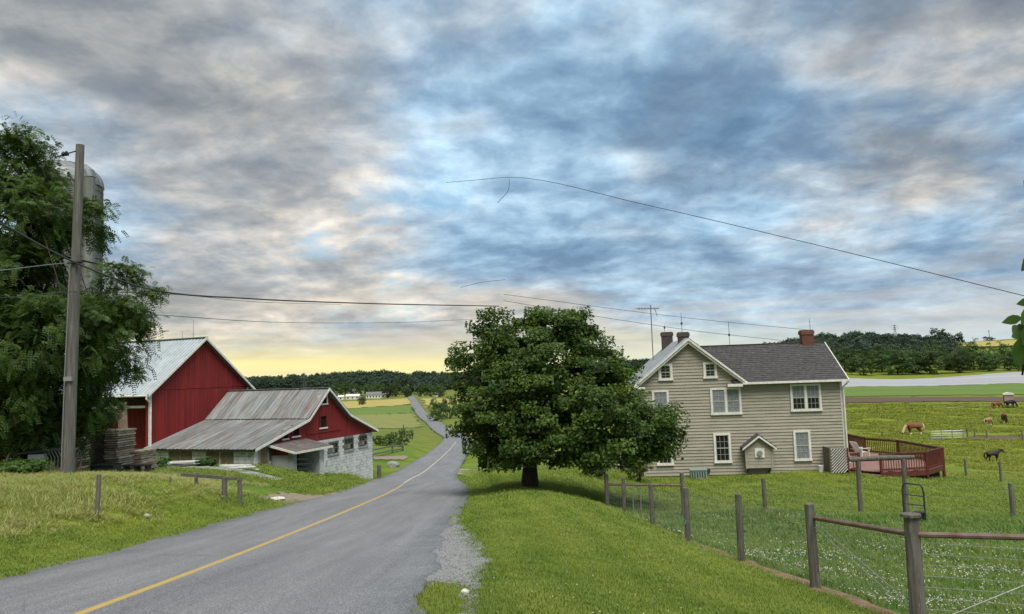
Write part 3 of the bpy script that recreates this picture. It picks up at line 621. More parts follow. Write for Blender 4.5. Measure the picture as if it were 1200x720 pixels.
def rod(px, pyt, pyb, y, r=0.016, name='lightning_rod'):
    x, z1 = HF.onY(px, pyt, y); z0 = HF.onY(px, pyb, y)[1]
    o = MB().tube([(x, y, z0), (x, y, z1-0.2), (x, y, z1)], [r, r, r*0.3], 5).build(name, M['ant'], house)
    zm = z0+(z1-z0)*0.38; MB().tube([(x, y, zm), (x, y, zm+0.05), (x, y, zm+0.14), (x, y, zm+0.17)], [0.02, 0.07, 0.07, 0.02], 8).build('ball', M['ant'], o); return o
rod(853.5, 376, 405.5, RD/2); rod(798, 366, 390, 1.9); rod(778.5, 380, 389, GD-1); rod(948.5, 373, 402, RD/2)
# television aerial on its mast behind the wing
ax, az1 = HF.onY(762.5, 362, 7.0); ant = empty('television_aerial', HF.world(ax, 7.0, ez-0.5), HF.a, 'tall thin television aerial mast above the pale metal house roof', 'aerial')
hgt = az1-(ez-0.5)
MB().tube([(0, 0, -4.5), (0, 0, hgt+0.25)], 0.03, 6).build('mast', M['ant'], ant)
MB().tube([(-0.9, 0.3, hgt+0.05), (0.5, -0.15, hgt-0.02)], 0.025, 5).build('boom', M['ant'], ant)
for k in range(8):
    t = k/7; L_ = 0.95-0.5*t; c = Vector((-0.9, 0.3, hgt+0.05)).lerp(Vector((0.5, -0.15, hgt-0.02)), t)
    MB().tube([c+Vector((-0.25*L_, -0.95*L_, 0.02)), c+Vector((0.25*L_, 0.95*L_, 0.02))], 0.012, 4).build('element', M['ant'], ant)
MB().tube([(0.28, 0, hgt-0.05), (0.42, 0, hgt-0.55)], 0.02, 4).build('reflector', M['ant'], ant)
# porch at the far left side, mostly behind the maple
porch = empty('side_porch', HF.world(-1.6, 4.5, 0.0), HF.a, 'small porch with white picket rail beside the house, behind the maple tree', 'porch')
MB().box(-1.2, 1.55, -2.2, 2.6, 0.05, 0.28).build('floor', M['concrete'], porch)
for xx in (-1.1, 0.2, 1.3): MB().box(xx-0.05, xx+0.05, -2.15, -2.05, 0.281, 1.35).build('post', M['trimw'], porch)
MB().box(-1.15, 1.35, -2.13, -2.07, 1.20, 1.27).build('rail', M['trimw'], porch); MB().box(-1.15, 1.35, -2.13, -2.07, 0.40, 0.46).build('rail', M['trimw'], porch)
for k in range(15): MB().box(-1.0+k*0.165, -0.93+k*0.165, -2.118, -2.082, 0.46, 1.2).build('picket', M['trimw'], porch)
# things by the wall
ax_, _ = HF.onY(818, 557, -0.6); g0 = 0.0
ac = empty('air_conditioner', HF.world(ax_, -0.75, gz(*HF.world(ax_, -0.75)[:2])-hz-0.02), HF.a, 'low pale green utility box standing on the grass at the house wall', 'utility box')
MB().box(-0.45, 0.45, -0.3, 0.3, 0, 0.48).build('casing', M['acunit'], ac); MB().box(-0.48, 0.48, -0.33, 0.33, 0.48, 0.53).build('lid', M['acunit'], ac)
for k in range(6): MB().box(-0.40+k*0.14, -0.34+k*0.14, -0.315, -0.301, 0.06, 0.42).build('louvre', M['dkmetal'], ac)
mx_, mz_ = HF.onY(830, 552, -0.15)
mt = empty('utility_meter', HF.world(mx_, -0.03, mz_), HF.a, 'small grey utility meter on the clapboard wall beside the pale green box', 'meter')
MB().tube([(0, 0.0, 0), (0, -0.14, 0)], 0.13, 10).build('dial', M['dkmetal'], mt); MB().tube([(0, -0.05, -0.1), (0, -0.05, -0.75)], 0.03, 6).build('conduit', M['wire'], mt)
bkx, _ = HF.onY(962, 556, -0.5); bw = HF.world(bkx, -0.55); bk = empty('white_bucket', (bw[0], bw[1], gz(bw[0], bw[1])-0.01), 0, 'white bucket on the grass against the house wall by the lattice', 'bucket')
MB().tube([(0, 0, 0), (0, 0, 0.36)], [0.12, 0.15], 14).build('pail', M['whitep'], bk); MB().tube([(0, 0, 0.345), (0, 0, 0.38)], 0.16, 14).build('rim', M['whitep'], bk)

# ------------------------------------------------------------------ deck
zf = -4.72+0.05; zr_ = zf+0.98
dp = [atz(*p, zr_)[:2] for p in ((1031.5, 532.4), (1085, 529.8), (1104, 524.8), (1052, 516), (1012, 513), (994, 509))]
hl = [HF.world(HW+0.03, 8.5)[:2], HF.world(HW+0.03, 0.9)[:2]]; fl_ = atz(1006, 531, zr_)[:2]; fe = atz(996, 531.5, zr_)[:2]
dc = np.mean(dp, 0); deck = empty('garden_deck', (dc[0], dc[1], gz(*dc)), 0, 'dark red timber deck with slatted railings at the end of the farmhouse', 'deck')
zo = gz(*dc)
def dl(p, z): return (p[0]-dc[0], p[1]-dc[1], z-zo)
outline = [fl_, dp[0], dp[1], dp[2], dp[3], dp[4], hl[0], hl[1]]
# floor boards, each cut to the outline (scan lines across the deck)
def scan(poly, t, ux, uy):
    xs = []
    for (a, b) in zip(poly, poly[1:]+poly[:1]):
        ta, tb = a[0]*uy[0]+a[1]*uy[1], b[0]*uy[0]+b[1]*uy[1]
        if (ta-t)*(tb-t) < 0:
            k = (t-ta)/(tb-ta); xs.append((a[0]*ux[0]+a[1]*ux[1])*(1-k)+(b[0]*ux[0]+b[1]*ux[1])*k)
    return (min(xs), max(xs)) if len(xs) >= 2 else None
ux, uy = HF.x[:2], HF.y[:2]; ts = [p[0]*uy[0]+p[1]*uy[1] for p in outline]; t = min(ts)+0.07
floor_core = MB().poly([dl(p, zf-0.05) for p in outline]); fo = floor_core.build('floor', M['deck'], deck)
while t < max(ts):
    sp = scan([tuple(p) for p in outline], t, ux, uy)
    if sp:
        a = ux*sp[0]+uy*t; b = ux*sp[1]+uy*t; MB().bar(dl(a, zf), dl(b, zf), 0.135, 0.035).build('deck_board', M['deckfloor'], fo)
    t += 0.15
def rail_run(a, b, gap=0.145, tall=True):
    a = np.array(a); b = np.array(b); L_ = np.linalg.norm(b-a)
    r = MB().bar(dl(a, zr_), dl(b, zr_), 0.13, 0.045).build('handrail', M['deck'], deck)
    MB().bar(dl(a, zr_-0.09), dl(b, zr_-0.09), 0.045, 0.09).build('top_rail', M['deck'], r); MB().bar(dl(a, zf+0.12), dl(b, zf+0.12), 0.045, 0.09).build('bottom_rail', M['deck'], r)
    n = max(2, int(L_/gap))
    for i in range(1, n):
        p = a+(b-a)*i/n; MB().box(-0.018, 0.018, -0.018, 0.018, zf+0.02-zo, zr_-0.05-zo).build('baluster', M['deck'], r).location = (p[0]-dc[0], p[1]-dc[1], 0)
    MB().bar(dl(a, zf-0.16), dl(b, zf-0.16), 0.05, 0.27).build('fascia', M['deck'], deck)
for a, b in ((dp[0], dp[1]), (dp[1], dp[2]), (dp[2], dp[3]), (dp[3], dp[4]), (dp[4], dp[5]), (fe, fl_)): rail_run(a, b)
for p in dp+[fl_]: MB().box(-0.06, 0.06, -0.06, 0.06, gz(*p)-0.2-zo, zr_+0.03-zo).build('post', M['deck'], deck).location = (p[0]-dc[0], p[1]-dc[1], 0)
for p in (dp[0]*0.7+dc*0.3, dp[1]*0.8+dc*0.2, dp[2]*0.8+dc*0.2): MB().box(-0.25, 0.25, -0.25, 0.25, gz(*p)-0.2-zo, zf-0.15-zo).build('pier', M['stone'], deck).location = (p[0]-dc[0], p[1]-dc[1], 0)
MB().bar(dl(dp[0]+(0, 0.5), zf-0.45), dl(dp[1]+(0, 0.5), zf-0.45), 0.3, 0.55).build('skirt_wall', M['stone'], deck)
st = np.array(fl_)*0.5+np.array(dp[0])*0.5; sdir = np.array(dp[0])-np.array(fl_); sdir /= np.linalg.norm(sdir); so_ = np.array([sdir[1], -sdir[0]])
for k in range(3):
    c = st+so_*(0.15+0.27*k); zt = zf-0.19*(k+1)+0.02
    MB().bar(dl(c-sdir*0.62, zt), dl(c+sdir*0.62, zt), 0.27, 0.045).build('step', M['deckfloor'], deck)
# patio chair on the deck
pc = atz(1011, 537, zf); chair = empty('patio_chair', (pc[0], pc[1], zf+0.018), rad(200), 'pale reclined patio chair standing on the red deck', 'chair')
for k in range(6): MB().box(-0.27+k*0.092, -0.27+k*0.092+0.078, -0.28, 0.28, 0.36, 0.385).build('seat_slat', M['whitep'], chair)
for k in range(5): MB().bar((0.30+0.0, -0.24+k*0.12, 0.36), (0.72, -0.24+k*0.12, 1.05), 0.09, 0.025).build('back_slat', M['whitep'], chair)
for s in (-1, 1):
    MB().bar((-0.25, s*0.30, 0), (-0.25, s*0.30, 0.60), 0.05, 0.05).build('leg', M['whitep'], chair); MB().bar((0.36, s*0.30, 0), (0.30, s*0.30, 0.60), 0.05, 0.05).build('leg', M['whitep'], chair)
    MB().box(-0.32, 0.45, s*0.30-0.05, s*0.30+0.05, 0.60, 0.63).build('armrest', M['whitep'], chair)
# lattice enclosure between the house corner and the deck
lx0 = HF.onY(974, 546, -1.2)[0]; lx1 = HF.onY(994, 546, -1.2)[0]; lb = HF.world(lx0, -1.2); lzb = gz(lb[0], lb[1])
lat = empty('lattice_screen', (lb[0], lb[1], lzb), HF.a, 'white diagonal lattice screen with grey wooden side next to the deck steps', 'lattice screen')
Wl = lx1-lx0; Hl = 1.42
MB().box(-0.05, 0.02, -0.04, 0.04, 0, Hl).build('post', M['wood'], lat); MB().box(Wl-0.02, Wl+0.05, -0.04, 0.04, 0, Hl).build('post', M['deck'], lat)
for k in range(5): MB().box(-0.045, -0.025, 0.02+k*0.24, 0.235+k*0.24, 0.02, Hl).build('side_plank', M['wood'], lat)
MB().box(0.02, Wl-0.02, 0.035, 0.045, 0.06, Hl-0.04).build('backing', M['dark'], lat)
for sgn, yy in ((1, -0.012),):
    c = -Hl if sgn > 0 else 0.0
    while c < Wl+Hl:
        pts = []       # x = c + sgn*z
        za, zb = 0.06, Hl-0.04; x_a, x_b = (c+za, c+zb) if sgn > 0 else (c-za, c-zb)
        t0, t1 = 0.0, 1.0
        if x_b != x_a:
            ta, tb = (0.03-x_a)/(x_b-x_a), (Wl-0.03-x_a)/(x_b-x_a); t0 = max(t0, min(ta, tb)); t1 = min(t1, max(ta, tb))
        if t1-t0 > 0.06:
            p = (x_a+(x_b-x_a)*t0, yy, za+(zb-za)*t0); q = (x_a+(x_b-x_a)*t1, yy, za+(zb-za)*t1); MB().bar(p, q, 0.012, 0.042).build('lattice_slat', M['trimw'], lat)
        c += 0.155

# ------------------------------------------------------------------ barns
A0 = at(298, 543, 46); B0 = at(436, 546, 58)
bang = math.atan2(B0[1]-A0[1], B0[0]-A0[0]); BF = Frame((A0[0], A0[1], -5.6), bang); BL = float(np.hypot(*(B0-A0)[:2])); BDp = 8.2
def plank_wall(parent, xs, ztop, zbot, m, axis='x', at0=0.0, th=0.03, face=-1, holes=(), name='plank'):
    """upright planks standing side by side, each cut to the roof line and around openings"""
    for x0, x1 in zip(xs, xs[1:]):
        g_ = random.uniform(0.006, 0.014); a, b = x0+g_/2, x1-g_/2; mid_ = (a+b)/2
        segs = [(zbot(a), zbot(b), ztop(a), ztop(b))]
        for hx0, hx1, hz0, hz1 in holes:
            if hx0 < mid_ < hx1:
                ns = []
                for s0, s0b, s1, s1b in segs:
                    if min(s1, s1b) > hz0 and max(s0, s0b) < hz1:
                        if hz0 > max(s0, s0b): ns.append((s0, s0b, hz0, hz0))
                        if hz1 < min(s1, s1b): ns.append((hz1, hz1, s1, s1b))
                    else: ns.append((s0, s0b, s1, s1b))
                segs = ns
        pr = random.uniform(0, 0.012)
        for s0, s0b, s1, s1b in segs:
            if max(s1-s0, s1b-s0b) < 0.05: continue
            if axis == 'x': P_ = [(a, 0, s0), (b, 0, s0b), (b, 0, s1b), (a, 0, s1)]; MB().prism(P_, (0, at0+face*(th+pr), 0), (0, at0, 0)).build(name, m, parent)
            else: P_ = [(0, a, s0), (0, b, s0b), (0, b, s1b), (0, a, s1)]; MB().prism(P_, (at0+face*(th+pr), 0, 0), (at0, 0, 0)).build(name, m, parent)
def spaced(a, b, w, j=0.02):
    n = max(1, int(round((b-a)/w))); return [a]+[a+(b-a)*i/n+random.uniform(-j, j) for i in range(1, n)]+[b]

# --- low barn by the road
lb_ = empty('low_barn', BF.o, BF.a, 'low red roadside barn with flared grey tin roof and whitewashed block wall', 'barn')
prof = [BF.onY(px, py) for px, py in ((297, 524), (357, 491.5), (380.5, 455.5), (405.5, 486), (438, 506))]
pe0, pk0, pp, pk1, pe1 = prof
zE = (pe0[1]+pe1[1])/2; pe0 = (-0.35, zE); pe1 = (BL+0.35, zE); zK = (pk0[1]+pk1[1])/2
PR = [pe0, (pk0[0], zK), pp, (pk1[0], zK), pe1]; prx = np.array([p[0] for p in PR]); prz = np.array([p[1] for p in PR])
def lbt(x): return float(np.interp(x, prx, prz))-0.06
zbase = -1.5; gA = A0[2]-BF.o[2]; gB = B0[2]-BF.o[2]
lcore = MB().prism([(0.03, 0, zbase), (BL-0.03, 0, zbase), (BL-0.03, 0, lbt(BL)), (PR[3][0], 0, zK-0.1), (PR[2][0], 0, pp[1]-0.1), (PR[1][0], 0, zK-0.1), (0.03, 0, lbt(0))], (0, 0.04, 0), (0, BDp, 0))
lcore.build('backing', M['redcore'], lb_)
# openings
def bwin(px0, py0, px1, py1, F=BF, y=0.0):
    xm = (px0+px1)/2; ym = (py0+py1)/2; return F.onY(px0, ym, y)[0], F.onY(px1, ym, y)[0], F.onY(xm, py1, y)[1], F.onY(xm, py0, y)[1]
red_holes = [bwin(373.5, 465, 382.5, 473), bwin(375, 488, 382, 501), bwin(342.5, 499.5, 350, 511), bwin(331.5, 506, 336.5, 514)]
zRed = zE-0.12
def redbot(x): return zRed if x > 5.2 else max(gA-0.2, zRed-0.75)
gwall = MB().box(0, 0.05, 0.0, 0.03, gA, gA+0.1).build('gable_wall', M['red'], lb_)
plank_wall(gwall, spaced(0, BL, 0.235), lbt, redbot, M['red'], at0=0.035, th=0.035, holes=red_holes)
tx = BF.onY(398, 496)[0]; MB().box(BF.onY(359, 509)[0], tx, -0.05, -0.012, BF.onY(380, 506)[1]-0.03, BF.onY(380, 506)[1]+0.06).build('track_rail', M['red'], lb_)
for i, (x0, x1, z0, z1) in enumerate(red_holes):
    wn = MB().box(x0, x1, 0.030, 0.036, z0, z1).build('window', M['dark'], lb_)
    mm = M['trimw'] if i == 0 else M['red']
    MB().box(x0-0.10, x0, -0.055, 0.02, z0-0.1, z1+0.1).box(x1, x1+0.10, -0.055, 0.02, z0-0.1, z1+0.1).box(x0, x1, -0.055, 0.02, z1, z1+0.1).build('frame', mm, wn)
    MB().box(x0-0.12, x1+0.12, -0.075, 0.02, z0-0.1, z0).build('sill', M['trimw'], wn)
# block wall under the red boards, blocks joined
bl_holes = [bwin(383.5, 518.5, 395, 532), bwin(402.5, 513.5, 413, 527), bwin(419.5, 510, 429, 523)]
MB().box(0.0, BL, -0.045, 0.034, zbase, zRed-0.012).build('mortar_bed', M['mortar'], lb_)
def blocks(parent, x0, x1, z0, z1, yf, holes, axis='x', face=-1, bw_=0.4, bh=0.2, name='blocks'):
    mb = MB(); r = 0; z = z1-bh
    while z > z0-bh:
        off = (r % 2)*bw_/2; x = x0-off
        while x < x1:
            a, b = max(x+0.008, x0), min(x+bw_-0.008, x1); xm, zm = (a+b)/2, z+bh/2; x += bw_
            if b-a < 0.05 or any(h[0]-0.05 < xm < h[1]+0.05 and h[2]-0.05 < zm < h[3]+0.05 for h in holes): continue
            pr = random.uniform(0.012, 0.03)
            if axis == 'x': mb.box(a, b, yf-pr, yf, z+0.008, z+bh-0.008)
            else: mb.box(yf-pr, yf, a, b, z+0.008, z+bh-0.008)
        z -= bh; r += 1
    return tag(mb.build(name, M['block'], parent), kind='stuff')
blocks(lb_, 5.2, BL, zbase, zRed-0.014, -0.045, bl_holes)
blocks(lb_, 0.55, 5.2, zbase, zRed-0.75, -0.045, [])
for x0, x1, z0, z1 in bl_holes:
    wn = MB().box(x0, x1, -0.060, -0.050, z0, z1).build('window', M['glass'], lb_)
    f = MB().box(x0-0.03, x0+0.06, -0.10, -0.046, z0, z1).box(x1-0.06, x1+0.03, -0.10, -0.046, z0, z1).box(x0+0.06, x1-0.06, -0.098, -0.046, z1-0.06, z1+0.02); f.build('frame', M['wood'], wn)
    MB().box(x0-0.1, x1+0.1, -0.15, -0.046, z0-0.1, z0).build('sill', M['concrete'], wn)
    for q in (1/3, 2/3): MB().box(x0+(x1-x0)*q-0.02, x0+(x1-x0)*q+0.02, -0.078, -0.061, z0, z1).build('muntin', M['wood'], wn)
    for q in (0.5,): MB().box(x0+0.06, x1-0.06, -0.076, -0.061, z0+(z1-z0)*q-0.02, z0+(z1-z0)*q+0.02).build('muntin', M['wood'], wn)
    for q, tone in ((0, 'tan'), (1, 'curtain')): MB().box(x0+(x1-x0)*(q+0.1)/3+0.02, x0+(x1-x0)*(q+0.9)/3, -0.066, -0.061, z0+0.08, z0+(z1-z0)*0.47).build('pane', M[tone], wn)
# corner post and boarded door left of the lean-to
MB().box(-0.06, 0.42, -0.09, -0.02, zbase, lbt(0.2)-0.08).build('corner_board', M['trimw'], lb_)
dx0, dx1, dz0, dz1 = bwin(303, 523, 311.5, 546)
dr = MB().box(dx0, dx1, -0.12, -0.08, gA-0.6, dz1).build('door', M['tan'], lb_); MB().box(dx0-0.12, dx0, -0.14, -0.07, gA-0.6, dz1+0.1).box(dx1, dx1+0.12, -0.14, -0.07, gA-0.6, dz1+0.1).build('frame', M['concrete'], dr)
# eave wall towards the yard: block piers and boarded bays
ew = MB().box(-0.02, 0.034, 0, BDp, zbase, zE-0.02).build('yard_wall', M['mortar'], lb_)
blocks(ew, 0.0, 1.5, zbase, zE-0.05, -0.02, [], axis='y'); blocks(ew, 3.6, 4.7, zbase, zE-0.05, -0.02, [], axis='y'); blocks(ew, 6.6, BDp, zbase, zE-0.05, -0.02, [], axis='y')
for y0, y1 in ((1.5, 2.5), (2.6, 3.55), (4.75, 5.6), (5.7, 6.5)):
    MB().box(-0.05, -0.022, y0+0.03, y1-0.03, zbase, zE-0.06).build('boarded_bay', M['tan'], ew); MB().box(-0.09, -0.02, y1-0.04, y1+0.06, zbase, zE-0.05).build('stud', M['slab'], ew)
MB().box(-0.30, -0.10, -0.25, BDp, zE-0.12, zE-0.03).build('eave_beam', M['concrete'], lb_)
# roof sheets
def sheet(parent, p0, p1, y0, y1, m, ribs=4, th=0.012, rib=0.03, name='roof_sheet', wave=None):
    """ribbed roof sheet from eave point p0 (x,z) to upper point p1, spanning y0..y1"""
    mb = MB(); ny = ribs*4; nx_, nz_ = -(p1[1]-p0[1]), (p1[0]-p0[0]); l = math.hypot(nx_, nz_); nx_, nz_ = nx_/l, nz_/l
    if nz_ < 0: nx_, nz_ = -nx_, -nz_
    prev = None
    for i in range(ny+1):
        h = rib if i % 4 == 0 else 0.0; y = y0+(y1-y0)*i/ny; k = len(mb.v)
        mb.v += [(p0[0]+nx_*h, y, p0[1]+nz_*h), (p1[0]+nx_*h, y, p1[1]+nz_*h)]
        if i: mb.f.append((k-2, k, k+1, k-1))
    lo_ = random.uniform(-0.02, 0.02)
    o = mb.build(name, m, parent); sm = o.modifiers.new('thickness', 'SOLIDIFY'); sm.thickness = th; sm.offset = -1; return o
YF = -0.38
MB().prism([(p[0], 0, p[1]-0.02) for p in PR]+[(p[0], 0, p[1]-0.14) for p in reversed(PR)], (0, YF+0.1, 0), (0, BDp, 0)).build('roof_deck', M['wood'], lb_)
def roof_run(parent, p0, p1, y0, y1, w_, m, ribs=4, lift=0.02, **kw):
    ys = spaced(y0, y1, w_, 0.0)
    for i, (a, b) in enumerate(zip(ys, ys[1:])):
        dz_ = lift+0.006*(i % 2)+random.uniform(0, 0.006); sheet(parent, (p0[0], p0[1]+dz_), (p1[0], p1[1]+dz_), a, b-0.005, m, ribs, **kw)
roof_run(lb_, (PR[0][0]-0.12, PR[0][1]-0.02), PR[1], YF, BDp, 0.62, M['tinold'], 2, rib=0.035); roof_run(lb_, (PR[1][0]-0.1, PR[1][1]+0.03), PR[2], YF, BDp, 0.75, M['tinold'], 6, rib=0.03)
roof_run(lb_, PR[4], PR[3], YF, BDp, 0.62, M['tinold'], 2); roof_run(lb_, (PR[3][0]+0.1, PR[3][1]+0.03), PR[2], YF, BDp, 0.75, M['tinold'], 6)
MB().bar((PR[2][0], YF, PR[2][1]+0.06), (PR[2][0], BDp, PR[2][1]+0.06), 0.3, 0.05).build('ridge_cap', M['tinold'], lb_)
for i in range(4):
    a, b = PR[i], PR[i+1]; MB().prism([(a[0], 0, a[1]+0.03), (b[0], 0, b[1]+0.03), (b[0], 0, b[1]-0.13), (a[0], 0, a[1]-0.13)], (0, YF-0.05, 0), (0, YF-0.005, 0)).build('rake_trim', M['trimw'], lb_)
# lean-to cattle shelter on the gable
x0s = BF.onY(316, 521)[0]; ys_, _ = BF.onX(343, 529, x0s); dS = -ys_; x1s = BF.onY(379, 521, -dS)[0]
zfl = BF.onY(344, 529, -dS)[1]; zwl = BF.onY(315.5, 520.5)[1]-0.02
shl = lb_
MB().box(x0s, x0s+0.2, -dS, -0.13, zbase, zfl-0.25).build('shelter_wall', M['concrete'], lb_)
MB().box(x0s-0.02, x0s+0.19, -dS+0.3, -0.13, zfl-0.245, zfl+0.1).build('shelter_board', M['red'], lb_)
MB().box(x0s-0.03, x0s+0.32, -dS-0.05, -dS+0.3, zbase, zfl-0.03).build('shelter_pier', M['concrete'], lb_)
MB().box(x1s-0.5, x1s, -dS-0.05, -0.13, zbase, zfl-0.03).build('shelter_pier', M['block'], lb_)
MB().box(x0s+0.3, x1s-0.5, -0.125, -0.11, zbase, zfl).build('shelter_back', M['dark'], lb_)
for k in range(4):
    zz_ = BF.onY(358, 557-6*k, -dS+0.5)[1]; MB().tube([(x0s+0.32, -dS+0.5, zz_+0.2), (x1s-0.5, -dS+0.5, zz_)], 0.035, 6).build('gate_bar', M['wire'], lb_)
MB().box(x0s+0.32, x1s-0.5, -dS+0.02, -dS+0.2, zfl-0.20, zfl-0.04).build('lintel', M['wood'], lb_)
nsh = 6
for k in range(nsh):
    a = x0s-0.35+(x1s-x0s+0.7)*k/nsh; b = x0s-0.35+(x1s-x0s+0.7)*(k+1)/nsh-0.01
    MB().prism([(a, 0, 0), (b, 0, 0), (b, 0, 0.035), (a, 0, 0.035)], (0, -dS-0.45, zfl-0.02+0.006*(k % 2)), (0, -0.10, zwl+0.006*(k % 2))).build('shelter_sheet', M['rusty'], lb_)
MB().bar((x0s-0.36, -dS-0.47, zfl-0.06), (x1s+0.36, -dS-0.47, zfl-0.06), 0.06, 0.13).build('fascia', M['trimw'], lb_)
MB().bar((x0s-0.38, -dS-0.45, zfl-0.06), (x0s-0.38, -0.1, zwl-0.04), 0.06, 0.12).build('fascia', M['trimw'], lb_)
MB().bar((BL-0.2, -0.35, zE+1.0), (BL-0.2, -0.36, zE+1.0), 0.1, 0.1)

# --- tall red barn behind it
bb = empty('tall_red_barn', BF.world(0, BDp+0.02), BF.a, 'tall red plank barn with pale metal gable roof behind the low barn', 'barn')
BBF = Frame(BF.world(0, BDp+0.02), BF.a)
_, zC = BBF.onY(177, 458); xE, zE2 = BBF.onY(290, 451); xP, zP = BBF.onY(238.5, 396.5); zC = (zC+zE2)/2; BW = xE; BLn = 12.5
def bbt(x): return zC+(BW/2-abs(x-BW/2))*(zP-zC)/(BW/2)-0.10
MB().prism([(0.03, 0, zbase), (BW-0.03, 0, zbase), (BW-0.03, 0, zC-0.1), (BW/2, 0, zP-0.15), (0.03, 0, zC-0.1)], (0, 0.04, 0), (0, 0.10, 0)).build('backing', M['redcore'], bb)
gw2 = MB().box(0.0, 0.05, 0.02, 0.035, zbase, zbase+0.2).build('gable_wall', M['red'], bb)
zband = BBF.onY(230, 455.5)[1]
xs_ = spaced(0, BW, 0.24)
plank_wall(gw2, xs_, lambda x: zband-0.012, lambda x: zbase, M['red'], at0=0.035, th=0.035); plank_wall(gw2, xs_, bbt, lambda x: zband+0.012, M['red'], at0=0.03, th=0.05)
MB().box(BW-0.1, BW, 0.1, BLn, zbase, zC-0.1).box(0.1, BW-0.1, BLn-0.1, BLn, zbase, zC-0.1).build('far_wall', M['red'], bb)
sw = MB().box(2.0, 2.05, 0.5, BLn, zbase, zC-0.1).build('side_wall', M['redcore'], bb)
plank_wall(sw, spaced(0.5, BLn, 0.26), lambda y: zC-0.12, lambda y: zbase, M['red'], axis='y', at0=1.998, th=0.03)
MB().box(0.0, 2.0, 0.1, 0.3, zbase, zC-0.12).build('return_wall', M['red'], bb)
MB().box(0.12, 0.28, 0.5, BLn, zC-1.15, zC-1.0).build('track_rail', M['trimw'], bb); MB().box(0.05, 2.0, 0.3, BLn, zC-0.9, zC-0.14).build('header', M['redcore'], bb)
MB().box(-0.06, 0.12, -0.06, 0.02, zbase, zC-0.1).build('corner_board', M['trimw'], bb); MB().box(BW-0.08, BW+0.03, -0.06, 0.02, zC-1.0, zC-0.15).build('corner_board', M['trimw'], bb)
OVB = 0.42; sB = (zP-zC)/(BW/2); eL = (-OVB, zC-OVB*sB); eR = (BW+OVB, zC-OVB*sB); pB = (BW/2, zP)
roof_run(bb, eL, pB, -0.35, BLn+0.3, 0.9, M['tin'], 3, rib=0.035); roof_run(bb, eR, pB, -0.35, BLn+0.3, 0.9, M['tin'], 3)
MB().prism([(eL[0], 0, eL[1]), (pB[0], 0, pB[1]), (eR[0], 0, eR[1]), (eR[0], 0, eR[1]-0.1), (pB[0], 0, pB[1]-0.1), (eL[0], 0, eL[1]-0.1)], (0, -0.3, 0), (0, BLn+0.25, 0)).build('roof_deck', M['wood'], bb)
for e in (eL, eR): MB().prism([(e[0], 0, e[1]+0.05), (pB[0], 0, pB[1]+0.05), (pB[0], 0, pB[1]-0.13), (e[0], 0, e[1]-0.13)], (0, -0.41, 0), (0, -0.36, 0)).build('rake_trim', M['trimw'], bb)
MB().bar((pB[0], -0.38, pB[1]+0.06), (pB[0], BLn+0.3, pB[1]+0.06), 0.36, 0.05).build('ridge_cap', M['tin'], bb)
MB().tube([(eL[0]-0.05, -0.3, eL[1]-0.05), (eL[0]-0.05, BLn, eL[1]-0.05)], 0.07, 8).build('gutter', M['trimw'], bb)
MB().tube([(eL[0]-0.05, -0.25, eL[1]-0.1), (eL[0]-0.05, -0.25, eL[1]-0.25), (-0.05, -0.16, eL[1]-0.55), (-0.05, -0.16, zbase+0.9)], 0.06, 8).build('downspout', M['trimw'], bb)
MB().tube([(pB[0], 0.8, pB[1]), (pB[0], 0.8, pB[1]+1.3)], [0.02, 0.008], 5).build('lightning_rod', M['ant'], bb); MB().tube([(pB[0], 1.8, pB[1]), (pB[0], 1.8, pB[1]+0.6)], [0.02, 0.008], 5).build('lightning_rod', M['ant'], bb)

# --- silo
sc_ = at(73, 300, 63); SR = 2.95; szb = -3.6; zdt = at(75, 190.5, 63)[2]; zsp = zdt-2.05
silo = empty('silo', (sc_[0], sc_[1], szb), 0, 'tall grey concrete stave silo with domed metal cap behind the leafy tree', 'silo')
HS = zsp-szb; ns = 72; mb = MB(); hv = 0.76
for r in range(int(HS/hv)+1):
    for j in range(ns):
        if math.cos(2*PI*(j/ns)) is None: continue
        a0, a1 = 2*PI*(j+0.05)/ns, 2*PI*(j+0.95)/ns; zo_ = (j % 2)*hv/2; z0, z1 = max(0, r*hv-zo_+0.01), min(HS, (r+1)*hv-zo_-0.01)
        if z1-z0 < 0.05: continue
        k = len(mb.v); R1 = SR+random.uniform(0, 0.012)
        for zq in (z0, z1): mb.v += [(R1*math.cos(a0), R1*math.sin(a0), zq), (R1*math.cos(a1), R1*math.sin(a1), zq)]
        mb.f.append((k, k+1, k+3, k+2))
tag(mb.build('staves', M['stave'], silo), kind='stuff')
MB().tube([(0, 0, 0), (0, 0, HS)], SR-0.02, 48).build('barrel', M['mortar'], silo)
hm = None
for k in range(int(HS/0.95)):
    zq = 0.5+k*0.95; mb = MB(); n_ = 48
    if hm is None:
        mb.tube([(math.cos(2*PI*i/n_)*(SR+0.03), math.sin(2*PI*i/n_)*(SR+0.03), 0) for i in range(n_+1)], 0.018, 4, False); hm = mb.mesh('hoop', M['hoop'])
    inst('hoop', hm, silo, (0, 0, zq))
nseg = 20
for j in range(nseg):
    mb = MB(); a0, a1 = 2*PI*j/nseg, 2*PI*(j+1)/nseg
    for i in range(9):
        p0, p1 = PI/2*i/9, PI/2*(i+1)/9; P_ = []
        for (p, a) in ((p0, a0), (p0, a1), (p1, a1), (p1, a0)): P_.append(((SR+0.08)*math.cos(p)*math.cos(a), (SR+0.08)*math.cos(p)*math.sin(a), HS+2.05*math.sin(p)))
        mb.poly(P_)
    dm = mb.build('dome_panel', M['dome'], silo)
    MB().tube([((SR+0.10)*math.cos(PI/2*i/9)*math.cos(a0), (SR+0.10)*math.cos(PI/2*i/9)*math.sin(a0), HS+2.08*math.sin(PI/2*i/9)) for i in range(10)], 0.035, 4).build('dome_rib', M['dome'], dm)
